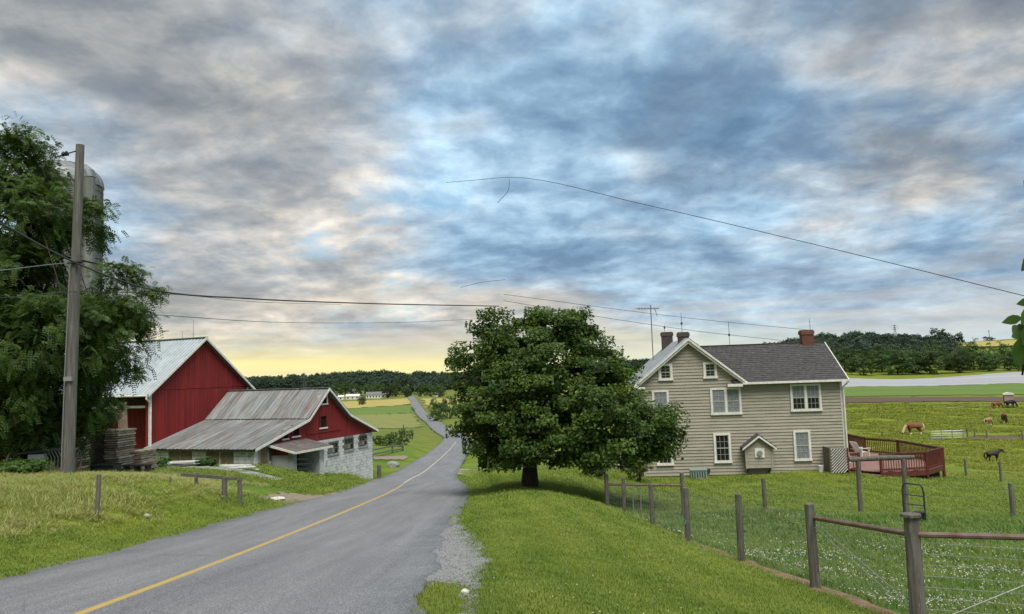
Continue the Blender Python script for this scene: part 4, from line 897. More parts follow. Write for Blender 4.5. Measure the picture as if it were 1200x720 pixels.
ca = math.atan2(-sc_[1], -sc_[0])+0.62; mb = MB(); cc = ((SR+0.22)*math.cos(ca), (SR+0.22)*math.sin(ca))
MB().tube([(cc[0], cc[1], 0), (cc[0], cc[1], HS+0.3)], 0.45, 10).build('chute', M['stave'], silo)
MB().tube([(cc[0], cc[1], HS+0.3), (cc[0]*0.98, cc[1]*0.98, HS+0.75), (cc[0]*0.8, cc[1]*0.8, HS+1.3)], [0.47, 0.45, 0.3], 10).build('chute_hood', M['dome'], silo)
MB().tube([((SR+0.12)*math.cos(ca+0.6), (SR+0.12)*math.sin(ca+0.6), 0), ((SR+0.12)*math.cos(ca+0.6), (SR+0.12)*math.sin(ca+0.6), HS)], 0.06, 6).build('fill_pipe', M['hoop'], silo)

# --- shed far left behind the tree
sp_ = at(-30, 535, 52); shed = empty('red_shed', (sp_[0], sp_[1], gz(sp_[0], sp_[1])), rad(20), 'low red shed with pale foundation half hidden behind the leafy tree', 'shed')
MB().box(-4, 4, 0, 5, 0.9, 3.0).build('wall', M['redcore'], shed)
plank_wall(shed, spaced(-4, 4, 0.25), lambda x: 3.0, lambda x: 0.9, M['red'], at0=-0.002)
MB().box(-4.05, 4.05, -0.08, 5.05, -0.6, 0.9).build('foundation', M['concrete'], shed)
MB().prism([(-4.4, -0.5, 2.95), (4.4, -0.5, 2.95), (4.4, 2.5, 4.5), (-4.4, 2.5, 4.5)], (0, 0, 0), (0, 0, 0.1)).prism([(-4.4, 5.5, 2.95), (4.4, 5.5, 2.95), (4.4, 2.5, 4.5), (-4.4, 2.5, 4.5)], (0, 0, 0), (0, 0, 0.1)).build('roof', M['tinold'], shed)

# ------------------------------------------------------------------ utility pole and wires
pb = at(80, 556, 25); pt = at(94, 170, 25); pzb = gz(pb[0], pb[1]); pole = empty('utility_pole', (pb[0], pb[1], pzb), 0, 'weathered wooden utility pole standing in front of the leafy tree', 'utility pole')
PH = pt[2]-pzb; lean = (pt[0]-pb[0])/PH
MB().tube([(lean*h_, 0, h_) for h_ in np.linspace(-0.5, PH, 12)], [0.185-0.055*i/11 for i in range(12)], 14).build('shaft', M['woodpole'], pole, smooth=False)
MB().tube([(-0.21, -0.05, -0.3), (-0.20+lean*3.2, -0.05, 3.2), (-0.17+lean*6.8, -0.04, 6.8)], 0.022, 6).build('conduit', M['wire'], pole)
MB().box(lean*3.1-0.13, lean*3.1+0.13, -0.25, -0.17, 3.02, 3.16).build('bracket', M['wire'], pole)
a_ = at(90, 177, 24.9)-[pb[0], pb[1], pzb]; MB().tube([a_, at(76, 181, 24.9)-[pb[0], pb[1], pzb], at(64, 185, 24.9)-[pb[0], pb[1], pzb]], 0.022, 5).build('guy_strap', M['cable'], pole)
ic = at(76, 181, 24.9)-[pb[0], pb[1], pzb]; MB().tube([ic-np.array([0.11, 0, -0.02]), ic-np.array([0.06, 0, -0.01]), ic, ic+np.array([0.09, 0, 0.03])], [0.03, 0.09, 0.06, 0.09], 8).build('insulator', M['blackp'], pole)
pj = at(88, 308, 24.8)-[pb[0], pb[1], pzb]; MB().tube([pj-np.array([0.25, 0.0, 0]), pj+np.array([0.25, 0.0, 0.02])], 0.05, 8).build('splice_box', M['blackp'], pole)
def wire(pts, r, label, n=26, sag=0.0, name='overhead_wire', m='cable'):
    P_ = [at(*p) for p in pts]; T_ = np.cumsum([0]+[np.linalg.norm(P_[i+1]-P_[i]) for i in range(len(P_)-1)]); t = np.linspace(0, T_[-1], n); A_ = np.array(P_)
    C_ = np.stack([hermite(t, T_, A_[:, i]) for i in range(3)], 1)
    return tag(MB().tube([tuple(c) for c in C_], r, 4).build(name, M[m], None), label, 'wire', 'overhead wires')
wire([(-60, 236, 16), (0, 262, 18), (50, 289, 21), (88, 308, 24.75)], 0.030, 'thick cable running from the utility pole across the front of the tree')
wire([(88, 308, 24.75), (130, 325, 25), (180, 340, 27.5), (290, 350, 33), (420, 355.5, 40), (585, 359, 50)], 0.030, 'thick black cable sagging from the utility pole over both barns')
wire([(-40, 320, 18), (0, 317, 20), (60, 310, 22.5), (88, 308, 24.75)], 0.010, 'thin pale wire meeting the utility pole at the splice', m='wire')
wire([(-40, 353, 17), (60, 344, 22), (86, 342, 24.75), (180, 344, 30), (300, 354, 45), (400, 357, 60)], 0.012, 'thin wire passing low across the utility pole and over the barn roof')
wire([(180, 369, 30), (330, 378, 45), (470, 378, 60), (575, 373, 75)], 0.014, 'faint lower wire over the tall red barn roof')
wire([(523, 214, 40), (560, 211, 38), (595, 208, 36), (760, 241, 30), (960, 288, 26), (1215, 350.5, 22)], 0.012, 'long thin wire crossing the sky high above the maple and farmhouse')
wire([(597, 210, 35.9), (596, 222, 35.9), (583, 238, 35.9)], 0.012, 'short loose wire end dangling from the high wire', n=10)
wire([(540, 337, 44), (565, 331, 43), (592, 328, 42)], 0.012, 'short length of wire above the maple crown', n=10)
wire([(590, 345, 40), (680, 357, 42), (790, 371, 43), (948, 387, 45)], 0.011, 'upper service wire running from above the maple to the red chimney')
wire([(590, 352.5, 40), (700, 371, 41), (800, 386, 42), (915, 399, 46)], 0.011, 'lower service wire running from above the maple to the slate roof')

# ------------------------------------------------------------------ foliage
def leafmat(name, c1, c2, c3, transl=0.35, scale=0.9):
    m = bpy.data.materials.new(name); m.use_nodes = True; n = NT(m.node_tree)
    out = n.node('ShaderNodeOutputMaterial'); bs = n.node('ShaderNodeBsdfPrincipled'); bs.inputs['Roughness'].default_value = 0.55; bs.inputs['Specular IOR Level'].default_value = 0.25
    a = n.node('ShaderNodeAttribute', attribute_name='tint'); sp = n.node('ShaderNodeSeparateColor'); n.link(a.outputs['Color'], sp.inputs[0])
    col = n.mix(sp.outputs[0], c1, c2); col = n.mix(n.mapr(sp.outputs[1], 0.72, 1.0, 0, 0.8), col, c3)
    oi = n.node('ShaderNodeObjectInfo'); hs = n.node('ShaderNodeHueSaturation'); n.link(col, hs.inputs['Color']); n.link(n.mapr(oi.outputs['Random'], 0, 1, 0.78, 1.2), hs.inputs['Value']); n.link(n.mapr(oi.outputs['Random'], 0, 1, 0.485, 0.51), hs.inputs['Hue']); col = hs.outputs[0]
    n.link(col, bs.inputs['Base Color']); tr = n.node('ShaderNodeBsdfTranslucent'); n.link(n.mix(1.0, col, (1.25, 1.2, 0.7), 'MULTIPLY'), tr.inputs[0])
    mx = n.node('ShaderNodeMixShader', i_0=transl); n.link(bs.outputs[0], mx.inputs[1]); n.link(tr.outputs[0], mx.inputs[2]); n.link(mx.outputs[0], out.inputs[0]); return m
M['lf_maple'] = leafmat('maple leaf', (0.026, 0.058, 0.010), (0.074, 0.124, 0.018), (0.115, 0.155, 0.028))
M['lf_walnut'] = leafmat('walnut leaf', (0.042, 0.10, 0.020), (0.075, 0.155, 0.030), (0.13, 0.20, 0.045))
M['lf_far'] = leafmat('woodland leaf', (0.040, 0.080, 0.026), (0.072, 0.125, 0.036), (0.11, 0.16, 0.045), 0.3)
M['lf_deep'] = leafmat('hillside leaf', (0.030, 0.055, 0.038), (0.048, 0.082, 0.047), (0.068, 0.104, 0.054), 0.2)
M['lf_shrub'] = leafmat('pale shrub leaf', (0.085, 0.125, 0.025), (0.13, 0.17, 0.04), (0.17, 0.20, 0.05))
M['lf_red'] = leafmat('dark red leaf', (0.020, 0.012, 0.014), (0.035, 0.018, 0.02), (0.045, 0.025, 0.025), 0.2)
def unit(v): return v/np.maximum(np.linalg.norm(v, axis=-1, keepdims=True), 1e-9)
def leaf_quads(P, nrm, ax, L, W, tint):
    """one folded kite per leaf: base, side, tip, side"""
    ax = unit(ax-nrm*(ax*nrm).sum(-1, keepdims=True)); sd_ = np.cross(nrm, ax); L = L[:, None]; W = W[:, None]
    V = np.stack([P-ax*L*0.5, P+sd_*W*0.5-ax*L*0.05-nrm*W*0.12, P+ax*L*0.5-nrm*L*0.10, P-sd_*W*0.5-ax*L*0.05-nrm*W*0.12], 1).reshape(-1, 3)
    Q = np.arange(len(P)*4).reshape(-1, 4); T_ = np.repeat(np.c_[tint, np.zeros(len(P)), np.ones(len(P))], 4, 0); return V, Q, T_
def lobe_clumps(lobes, n, shell=0.62, zmin=None, seed=0):
    """clump centres spread through the outer part of a union of ellipsoids"""
    r_ = np.random.default_rng(seed); C_ = []; O_ = []
    vol = np.array([l[3]*l[4]*l[5] for l in lobes])**0.72; vol = vol/vol.sum()
    for l, p in zip(lobes, vol):
        k = max(3, int(n*p)); d_ = unit(r_.normal(size=(k, 3))); rr_ = shell+(1.02-shell)*r_.random(k)**0.6
        rr_ *= 1+0.13*np.sin(d_[:, 0]*5+seed)*np.cos(d_[:, 2]*6+d_[:, 1]*4)
        c = np.array(l[:3])+d_*np.array(l[3:6])*rr_[:, None]; C_.append(c); O_.append(d_)
    C_ = np.concatenate(C_); O_ = np.concatenate(O_)
    keep = np.ones(len(C_), bool)
    for l in lobes:      # drop clumps buried deep inside another lobe
        keep &= (((C_-np.array(l[:3]))/np.array(l[3:6]))**2).sum(1) > (shell*0.8)**2
    if zmin is not None: keep &= C_[:, 2] > zmin
    return C_[keep], O_[keep]
def crown_mesh(name, lobes, nclump, per, crad, leaf, m, seed=0, frond=0, flat=0.6, zmin=None, droop=0.0, shell=0.62):
    r_ = np.random.default_rng(seed+5); C_, O_ = lobe_clumps(lobes, nclump, shell, zmin, seed); k = len(C_)
    tn = np.clip(r_.normal(0.48, 0.34, k), 0, 1); sz = r_.uniform(0.65, 1.3, k)*crad
    per_k = per; P = np.repeat(C_, per_k, 0)+np.clip(r_.normal(size=(k*per_k, 3)), -1.45, 1.45)*np.array([1, 1, flat])*np.repeat(sz, per_k)[:, None]*0.62
    Oe = np.repeat(O_, per_k, 0); nr_ = unit(Oe*0.6+np.array([0, 0, 0.75])+r_.normal(size=P.shape)*0.55); ax = unit(Oe*0.8+r_.normal(size=P.shape)*0.8-np.array([0, 0, droop]))
    tint = np.c_[np.clip(np.repeat(tn, per_k)+r_.normal(0, 0.10, len(P)), 0, 1), r_.random(len(P))]
    if frond:           # pinnate leaf: pairs of leaflets along a drooping stalk
        Vs, Ts = [], []; ax2 = unit(ax-np.array([0, 0, 0.25])); L = leaf*r_.uniform(0.75, 1.3, len(P)); sd_ = unit(np.cross(nr_, ax2))
        for i in range(frond):
            t = (i+0.6)/frond; base = P+ax2*(L*t)[:, None]-np.array([0, 0, 1])*(L*t*t*0.35)[:, None]
            for s in (-1, 1):
                a = unit(ax2*0.55+sd_*s-np.array([0, 0, 0.22])); lw = L*0.36*(1-0.35*abs(t-0.45)); V, Q, T_ = leaf_quads(base+a*(lw*0.5)[:, None], nr_, a, lw, lw*0.50, tint); Vs.append(V); Ts.append(T_)
        V = np.concatenate(Vs); T_ = np.concatenate(Ts); Q = np.arange(len(V)).reshape(-1, 4)
    else:
        L = leaf*r_.uniform(0.7, 1.3, len(P)); V, Q, T_ = leaf_quads(P, nr_, ax, L, L*0.72, tint)
    return np_mesh(name, V, Q, m, {'tint': ('FLOAT_COLOR', T_)}, smooth=False), C_
def limb_mesh(name, trunk, r0, tips, m, seed=0, twig=0.02, sides=8):
    """trunk polyline with limbs running out to given tips"""
    r_ = random.Random(seed); mb = MB(); T_ = [Vector(p) for p in trunk]; n = len(T_)
    fl = T_[0]; mb.tube([fl+Vector((0, 0, -0.4))]+T_, [r0*1.45]+[r0*(1.18 if i == 0 else 1-0.75*i/(n-1)) for i in range(n)], sides+4)
    for t in tips:
        t = Vector(t); i = r_.randint(max(1, n//3), n-1); s = T_[i]; q = s.lerp(t, 0.35)+Vector((r_.uniform(-.3, .3), r_.uniform(-.3, .3), r_.uniform(0.1, 0.6))); q2 = s.lerp(t, 0.7)+Vector((r_.uniform(-.2, .2), r_.uniform(-.2, .2), r_.uniform(0, 0.4)))
        a = r0*(1-0.75*i/(n-1))*0.55; mb.tube([s, q, q2, t], [a, a*0.7, a*0.4, twig], 5, False)
    return mb.mesh(name, m, True)

def obj_mesh(name, me, parent=None, loc=(0, 0, 0)):
    o = bpy.data.objects.new(name, me); COL.objects.link(o); o.parent = parent; o.location = loc; return o
# --- the maple in front of the house
tb = at(621, 569, 30); tz = gz(tb[0], tb[1]); maple = empty('maple_tree', (tb[0], tb[1], tz), 0, 'big dense dark green maple tree on the lawn beside the farmhouse', 'tree')
def L3(px, py, D, rx, ry, rzp, base=None, off=None):
    base = tb if base is None else base; q = at(px, py, D); k = D/FPX; return (q[0]-base[0], q[1]-base[1], q[2]-(tz if off is None else off), rx*k, ry, rzp*k)
ml = [L3(640, 440, 30.3, 84, 3.0, 70), L3(592, 470, 30, 60, 2.6, 62), L3(593, 508, 29.5, 42, 2.0, 44), L3(562, 426, 30.5, 36, 1.5, 28), L3(655, 410, 31, 50, 1.9, 46), L3(610, 402, 30.5, 50, 1.8, 38), L3(683, 470, 29.5, 66, 2.6, 56), L3(735, 500, 30, 58, 2.2, 50), L3(763, 512, 30.5, 27, 1.4, 34), L3(650, 505, 28.6, 62, 1.6, 38), L3(700, 515, 29, 60, 1.8, 36), L3(698, 430, 31, 32, 1.6, 30), L3(578, 380, 30.6, 20, 0.9, 16), L3(655, 376, 30.6, 34, 1.1, 13), L3(596, 538, 29.5, 32, 1.3, 14)]
cm, cc_ = crown_mesh('crown', ml, 700, 190, 0.44, 0.125, M['lf_maple'], seed=3, flat=0.55, zmin=0.75, shell=0.55)
obj_mesh('crown', cm, maple)
tips = [tuple(c) for c in cc_[::26]]
obj_mesh('trunk', limb_mesh('trunk', [(0, 0, 0), (0.03, 0, 0.9), (0.1, 0.05, 1.6), (0.15, 0.1, 2.6), (0.25, 0.1, 3.8), (0.3, 0.1, 5.2)], 0.30, tips, M['bark'], 2), maple)
# --- walnut-like tree at the farmyard
wb = at(30, 553, 29); wz = gz(wb[0], wb[1]); wal = empty('yard_tree', (wb[0], wb[1], wz), 0, 'tall leafy tree with feathery compound leaves behind the utility pole', 'tree')
def W3(px, py, D, rx, ry, rzp): return L3(px, py, D, rx, ry, rzp, wb, wz)
wl = [W3(2, 207, 29, 56, 2.2, 46), W3(30, 258, 28.5, 62, 2.2, 46), W3(32, 172, 29, 22, 1.0, 24), W3(-20, 260, 29, 80, 2.6, 90), W3(-2, 336, 28, 72, 2.8, 54), W3(108, 262, 28.3, 17, 0.8, 24), W3(60, 400, 27.5, 75, 2.6, 58), W3(114, 398, 29, 46, 2.0, 58), W3(143, 345, 29.5, 34, 1.4, 34), W3(92, 470, 28.5, 40, 1.6, 42), W3(20, 460, 27.5, 62, 2.2, 60), W3(-70, 380, 29, 80, 3, 120), W3(158, 366, 29, 20, 0.9, 18), W3(85, 380, 27.5, 52, 1.5, 40), W3(45, 500, 28.5, 52, 2, 34), W3(-25, 500, 28, 60, 2, 40)]
cm, cc_ = crown_mesh('crown', wl, 1100, 40, 0.46, 0.30, M['lf_walnut'], seed=8, frond=5, flat=0.7, zmin=0.5, droop=0.1, shell=0.5)
obj_mesh('crown', cm, wal); tips = [tuple(c) for c in cc_[::16]]
obj_mesh('trunk', limb_mesh('trunk', [(0, 0, 0), (0.1, 0, 1.4), (0.3, 0.1, 3), (0.2, 0.1, 5), (0.1, 0.1, 7.5), (0.1, 0.1, 10.5)], 0.30, tips, M['bark'], 4), wal)

# --- reusable distant trees, each with its own crown and trunk
def tree_proto(seed, h, wd, m, n=70, per=34, leaf=0.75, crad=1.0):
    r_ = random.Random(seed); lobes = [(0, 0, h*0.52, wd*0.5, wd*0.5, h*0.44), (0, 0, h*0.24, wd*0.50, wd*0.50, h*0.25)]
    for k in range(7):
        a = r_.uniform(0, 2*PI); e = r_.uniform(-0.3, 0.95); q = wd*0.34*math.sqrt(max(0, 1-e*e*0.8)); s = r_.uniform(0.17, 0.28)*wd
        lobes.append((q*math.cos(a), q*math.sin(a), h*(0.54+0.30*e), s, s, s*0.85))
    cm, cc_ = crown_mesh('crown', lobes, n, per, crad, leaf, m, seed=seed, flat=0.7, shell=0.45)
    tm = limb_mesh('trunk', [(0, 0, 0), (0, 0, h*0.2), (r_.uniform(-.3, .3), 0, h*0.5), (0, 0, h*0.8)], 0.022*h, [tuple(c) for c in cc_[::9]], M['bark'], seed, 0.05, 5); return cm, tm
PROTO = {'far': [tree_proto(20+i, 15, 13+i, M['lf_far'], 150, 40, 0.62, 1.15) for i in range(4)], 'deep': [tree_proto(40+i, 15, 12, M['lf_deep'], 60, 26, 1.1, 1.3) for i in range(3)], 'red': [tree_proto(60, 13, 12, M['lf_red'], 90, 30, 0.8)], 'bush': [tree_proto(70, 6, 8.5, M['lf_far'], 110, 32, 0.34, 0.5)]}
def far_tree(px, pyb, pyt, D, kind, label, group=None, wsc=1.0, cat='tree', name='tree', v=None, rz=None):
    b = at(px, pyb, D); g0 = gz(b[0], b[1]); hgt = at(px, pyt, D)[2]-g0; cm, tm = random.choice(PROTO[kind]) if v is None else PROTO[kind][v]
    base_h = {'bush': 6, 'red': 13}.get(kind, 15); s = hgt/(base_h*0.97)
    e = empty(name, (b[0], b[1], g0-0.1), random.uniform(0, 6.28), label, cat, group); e.scale = (s*wsc, s*wsc, s)
    obj_mesh('crown', cm, e); obj_mesh('trunk', tm, e); return e
lab = 'dark green round-headed tree in the row beyond the pale mulched field'
x = 975
for x, t, D in [(968, 404, 600), (990, 406, 640), (1012, 412, 585), (1034, 404, 630), (1052, 409, 590), (1070, 406, 610), (1090, 404, 590), (1108, 411, 640), (1124, 408, 590), (1142, 399, 620), (1160, 412, 590), (1178, 402, 640), (1194, 408, 590), (1215, 404, 610), (1240, 405, 610)]:
    far_tree(x, 437, t, D, 'far', lab, 'trees beyond the mulched field', 1.25)
far_tree(1106, 414, 384, 860, 'deep', 'taller dark tree with a ragged top standing above the tree row', None, 1.0, v=0); far_tree(1122, 414, 388, 870, 'deep', 'dark lopsided tree at the end of the wooded ridge', None, 0.75, v=1)
lab = 'round green tree in the clump around the far white buildings'
for x, b, t, D, k in [(398, 464, 447, 760, 1.2), (416, 464, 448, 770, 1.0), (433, 465, 450, 755, 1.0), (444, 464, 447, 790, 1.0), (463, 465, 449, 800, 1.0), (476, 465, 452, 780, 1.0), (494, 466, 450, 790, 1.0), (505, 466, 450, 800, 1), (516, 466, 450, 760, 1.0)]: far_tree(x, b, t, D, 'far', lab, 'trees around the far white buildings', k)
far_tree(454, 465, 455, 745, 'red', 'dark purple-leaved tree beside the far white buildings', None, 1.15)
far_tree(424, 477, 464, 520, 'far', 'lone round green tree at the edge of the yellow hay field', None, 0.95, v=1)
far_tree(511, 489, 467, 340, 'far', 'slim roadside tree by the climbing road beyond the maple', None, 0.7, v=2); far_tree(527, 486, 462, 360, 'far', 'roadside tree partly behind the maple crown', None, 0.8, v=3)
lab = 'dark rounded bush at the end of the block-walled barn'
for x, b, t, D, k in [(443, 524, 510, 118, 1.0), (453, 523, 509, 120, 1.1), (462, 519, 506, 128, .9)]: far_tree(x, b, t, D, 'bush', lab, 'bushes behind the low barn', k, 'bush', 'bush')
far_tree(474, 516, 502.5, 135, 'bush', 'upright green bush between the field and the curving road', None, 0.75, 'bush', 'bush')
far_tree(469, 521, 517.5, 122, 'bush', 'tiny green bush in the grass by the curving road', None, 1.0, 'bush', 'bush')
far_tree(1158, 399, 393.5, 1420, 'deep', 'small dark tree clump on the far bare hill', None, 2.2, v=2)

# woods on the hills: one mass, instanced
def pts_instancer(name, P, rot, scl, protos, var, label=None, cat=None):
    me = bpy.data.meshes.new(name); me.vertices.add(len(P)); me.vertices.foreach_set('co', np.asarray(P, np.float32).ravel())
    for nm, typ, arr in (('rot', 'FLOAT_VECTOR', rot), ('scl', 'FLOAT_VECTOR', scl), ('var', 'INT', var)):
        a = me.attributes.new(nm, typ, 'POINT'); a.data.foreach_set('vector' if typ == 'FLOAT_VECTOR' else 'value', np.asarray(arr, np.float32 if typ != 'INT' else np.int32).ravel())
    o = bpy.data.objects.new(name, me); COL.objects.link(o)
    ng = bpy.data.node_groups.new(name, 'GeometryNodeTree'); ng.interface.new_socket('Geometry', in_out='INPUT', socket_type='NodeSocketGeometry'); ng.interface.new_socket('Geometry', in_out='OUTPUT', socket_type='NodeSocketGeometry')
    nn = ng.nodes; gi = nn.new('NodeGroupInput'); go = nn.new('NodeGroupOutput'); jn = nn.new('GeometryNodeJoinGeometry')
    ra = nn.new('GeometryNodeInputNamedAttribute'); ra.data_type = 'FLOAT_VECTOR'; ra.inputs[0].default_value = 'rot'
    sa = nn.new('GeometryNodeInputNamedAttribute'); sa.data_type = 'FLOAT_VECTOR'; sa.inputs[0].default_value = 'scl'
    va = nn.new('GeometryNodeInputNamedAttribute'); va.data_type = 'INT'; va.inputs[0].default_value = 'var'
    mp = nn.new('GeometryNodeMeshToPoints'); ng.links.new(gi.outputs[0], mp.inputs[0])
    for i, pr in enumerate(protos):
        oi = nn.new('GeometryNodeObjectInfo'); oi.inputs['Object'].default_value = pr; ip = nn.new('GeometryNodeInstanceOnPoints'); cmp = nn.new('FunctionNodeCompare'); cmp.data_type = 'INT'; cmp.operation = 'EQUAL'
        ng.links.new(va.outputs['Attribute'], [s for s in cmp.inputs if s.type == 'INT' and s.enabled][0]); [s for s in cmp.inputs if s.type == 'INT' and s.enabled][1].default_value = i
        ng.links.new(mp.outputs[0], ip.inputs['Points']); ng.links.new(cmp.outputs[0], ip.inputs['Selection']); ng.links.new(oi.outputs['Geometry'], ip.inputs['Instance'])
        ng.links.new(ra.outputs['Attribute'], ip.inputs['Rotation']); ng.links.new(sa.outputs['Attribute'], ip.inputs['Scale']); ng.links.new(ip.outputs[0], jn.inputs[0])
    ng.links.new(jn.outputs[0], go.inputs[0]); md = o.modifiers.new('scatter', 'NODES'); md.node_group = ng
    return tag(o, label, cat, kind='stuff')
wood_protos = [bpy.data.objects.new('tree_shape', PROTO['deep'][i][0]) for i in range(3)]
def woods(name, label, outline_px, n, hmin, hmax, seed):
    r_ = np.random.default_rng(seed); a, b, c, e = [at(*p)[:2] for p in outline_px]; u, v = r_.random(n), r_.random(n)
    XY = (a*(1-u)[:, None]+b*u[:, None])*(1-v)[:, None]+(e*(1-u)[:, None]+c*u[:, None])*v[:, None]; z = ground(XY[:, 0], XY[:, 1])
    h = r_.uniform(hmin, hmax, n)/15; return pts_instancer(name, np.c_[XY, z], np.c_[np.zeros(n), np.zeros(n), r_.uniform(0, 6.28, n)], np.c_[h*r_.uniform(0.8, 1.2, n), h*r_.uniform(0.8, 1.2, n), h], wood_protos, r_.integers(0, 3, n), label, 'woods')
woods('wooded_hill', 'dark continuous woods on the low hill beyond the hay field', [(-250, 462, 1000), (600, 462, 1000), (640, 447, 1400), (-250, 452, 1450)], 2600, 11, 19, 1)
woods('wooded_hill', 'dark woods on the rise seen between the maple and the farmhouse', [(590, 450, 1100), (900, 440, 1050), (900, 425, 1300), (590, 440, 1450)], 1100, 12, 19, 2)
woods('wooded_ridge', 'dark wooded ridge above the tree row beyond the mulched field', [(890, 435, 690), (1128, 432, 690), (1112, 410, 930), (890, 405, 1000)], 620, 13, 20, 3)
# pale shrub by the house corner
def leafy_bush(px, pyb, D, w_, h_, label, m, n=90, leaf=0.09, name='shrub'):
    b = at(px, pyb, D); g0 = gz(b[0], b[1]); e = empty(name, (b[0], b[1], g0), 0, label, 'shrub'); cm, cc_ = crown_mesh('foliage', [(0, 0, h_*0.55, w_/2, w_/2, h_*0.45), (w_*0.2, 0, h_*0.75, w_*0.25, w_*0.25, h_*0.28)], n, 45, 0.16, leaf, m, seed=int(px), zmin=0.08)
    obj_mesh('foliage', cm, e); mb = MB()
    for c in cc_[::7]: mb.tube([(0, 0, -0.1), (c[0]*0.4, c[1]*0.4, c[2]*0.5), tuple(c)], [0.02, 0.014, 0.006], 4)
    mb.build('stems', M['bark'], e); return e
leafy_bush(748, 565, 42, 2.1, 2.1, 'pale yellow-green shrub at the house corner under the maple', M['lf_shrub'])
leafy_bush(700, 562, 40, 1.7, 1.3, 'low dark brownish bush under the maple beside the porch', M['lf_far'])
leafy_bush(182, 545, 42, 1.7, 0.6, 'patch of tall green weeds against the stacked lumber', M['lf_walnut'], 70)
leafy_bush(240, 549, 43.5, 1.1, 0.55, 'weedy green clump in front of the boarded barn bays', M['lf_walnut'], 60)
leafy_bush(20, 556, 25, 1.6, 0.45, 'ragged weeds at the foot of the leafy tree', M['lf_walnut'], 60)
# overhanging branch beside the camera
bo = np.array([5.6, 1.9, gz(5.6, 1.9)]); br = empty('verge_tree', tuple(bo), 0, 'broad-leaved tree whose leafy twig hangs into view beside the fence', 'tree')
def BP(px, py, D=3.4): return tuple(at(px, py, D)-bo)
MB().tube([BP(1300, 120), BP(1250, 200), BP(1222, 300), BP(1205, 380), BP(1198, 440)], [0.014, 0.012, 0.009, 0.007, 0.004], 6).build('twig', M['bark'], br)
tw0 = Vector(BP(1300, 120)); ht_ = tw0.z
MB().tube([(0, 0, -0.3), (0, 0, 0.8), (0.05, 0.03, 2.0), (-0.05, 0, ht_+0.5), (0, 0.05, ht_+1.8)], [0.17, 0.13, 0.11, 0.09, 0.04], 10).build('trunk', M['bark'], br)
MB().tube([(-0.03, 0, ht_-0.3), tuple(tw0*0.45+Vector((0, 0, ht_*0.55+0.2))), tuple(tw0+Vector((0.25, -0.1, 0.12))), tuple(tw0)], [0.06, 0.04, 0.022, 0.014], 7).build('limb', M['bark'], br)
cm, cc_ = crown_mesh('crown', [(0, 0, ht_+1.5, 1.3, 1.3, 1.1), (0.6, -0.3, ht_+0.9, 1.0, 1.0, 0.7)], 130, 34, 0.30, 0.12, M['lf_shrub'], seed=77); obj_mesh('crown', cm, br)
M['lf_near'] = mat('near leaf', (0.055, 0.115, 0.018), (0.085, 0.15, 0.03), 12, 0.5, transl=0.4, rnd=0.15)
def big_leaf(px, py, L, ang, D=3.4, tw=0.0):
    """pointed leaf with midrib fold, about L pixels long, hanging at ang degrees from straight down"""
    l = L*D/FPX; mb = MB(); prof_ = [(0, 0), (0.12, 0.16), (0.35, 0.27), (0.6, 0.24), (0.82, 0.12), (1, 0)]; k = len(prof_)
    for t, wv in prof_:
        zc = -0.12*t*t
        mb.v += [(-wv*l, 0.05*wv*l+zc*l, -t*l), (0, zc*l, -t*l), (wv*l, 0.05*wv*l+zc*l, -t*l)]
    for i in range(k-1): mb.f += [(3*i, 3*i+1, 3*i+4, 3*i+3), (3*i+1, 3*i+2, 3*i+5, 3*i+4)]
    o = mb.build('leaf', M['lf_near'], br, True); o.location = BP(px, py, D); o.rotation_euler = (random.uniform(-0.5, 0.5), rad(ang), random.uniform(-0.6, 0.6)+tw)
for a in [(1200, 206, 30, 10), (1206, 262, 32, 25), (1203, 290, 34, 12), (1212, 296, 40, 48), (1210, 312, 30, -10), (1216, 330, 34, 40), (1206, 360, 36, 45), (1212, 366, 44, 60), (1208, 378, 40, 35), (1190, 372, 26, 75), (1186, 382, 28, 55), (1192, 402, 40, 25), (1198, 412, 34, -5), (1207, 352, 26, 80), (1200, 384, 44, 70), (1203, 392, 46, 30), (1196, 392, 50, 10), (1212, 398, 50, 50), (1204, 405, 40, 5), (1216, 410, 46, 20), (1230, 250, 40, 30), (1240, 300, 46, -20), (1226, 380, 46, -15), (1236, 420, 50, 0), (1250, 220, 40, -30)]: big_leaf(a[0]+7, a[1], a[2]*0.8, a[3], 3.4+random.uniform(-0.12, 0.12))

# ------------------------------------------------------------------ fences and gates on the lawn side
def post_mesh(h, r, seed=0, below=0.5):
    r_ = random.Random(seed); a = r_.uniform(-0.012, 0.012); b = r_.uniform(-0.012, 0.012)
    return MB().tube([(0, 0, -below), (a*h*0.5, b*h*0.5, h*0.5), (a*h, b*h, h-0.012), (a*h, b*h, h)], [r*1.05, r, r*0.96, r*0.80], 12)
fp = [((1077, 735), 605, 9.3), ((956, 691), 590, 12), ((869, 660), 579, 15), ((807, 637), 571, 18.4), ((765, 620), 567, 23), ((732, 606), 560, 26), ((712, 600), 556, 27.6)]
FX = []
for (bx_, by_), ty, D in fp:
    q = at(bx_, by_, D); g0 = gz(q[0], q[1]); FX.append((q[0], q[1], g0, at(bx_, ty, D)[2]-g0))
f0 = FX[0]; ext = (f0[0]+2.2, f0[1]-0.45); ext2 = (f0[0]+4.6, f0[1]-0.95)
fence = empty('paddock_fence', (f0[0], f0[1], f0[2]), 0, 'weathered wooden post and wire mesh fence along the mown lawn', 'fence')
def fl(p): return (p[0]-f0[0], p[1]-f0[1], p[2]-f0[2])
for i, (X, Y, g0, h) in enumerate(FX):
    r_ = (0.088, 0.076, 0.066, 0.066, 0.066, 0.066, 0.078)[i]
    post_mesh(h, r_, i).build('post', M['wood'], fence).location = (X-f0[0], Y-f0[1], g0-f0[2])
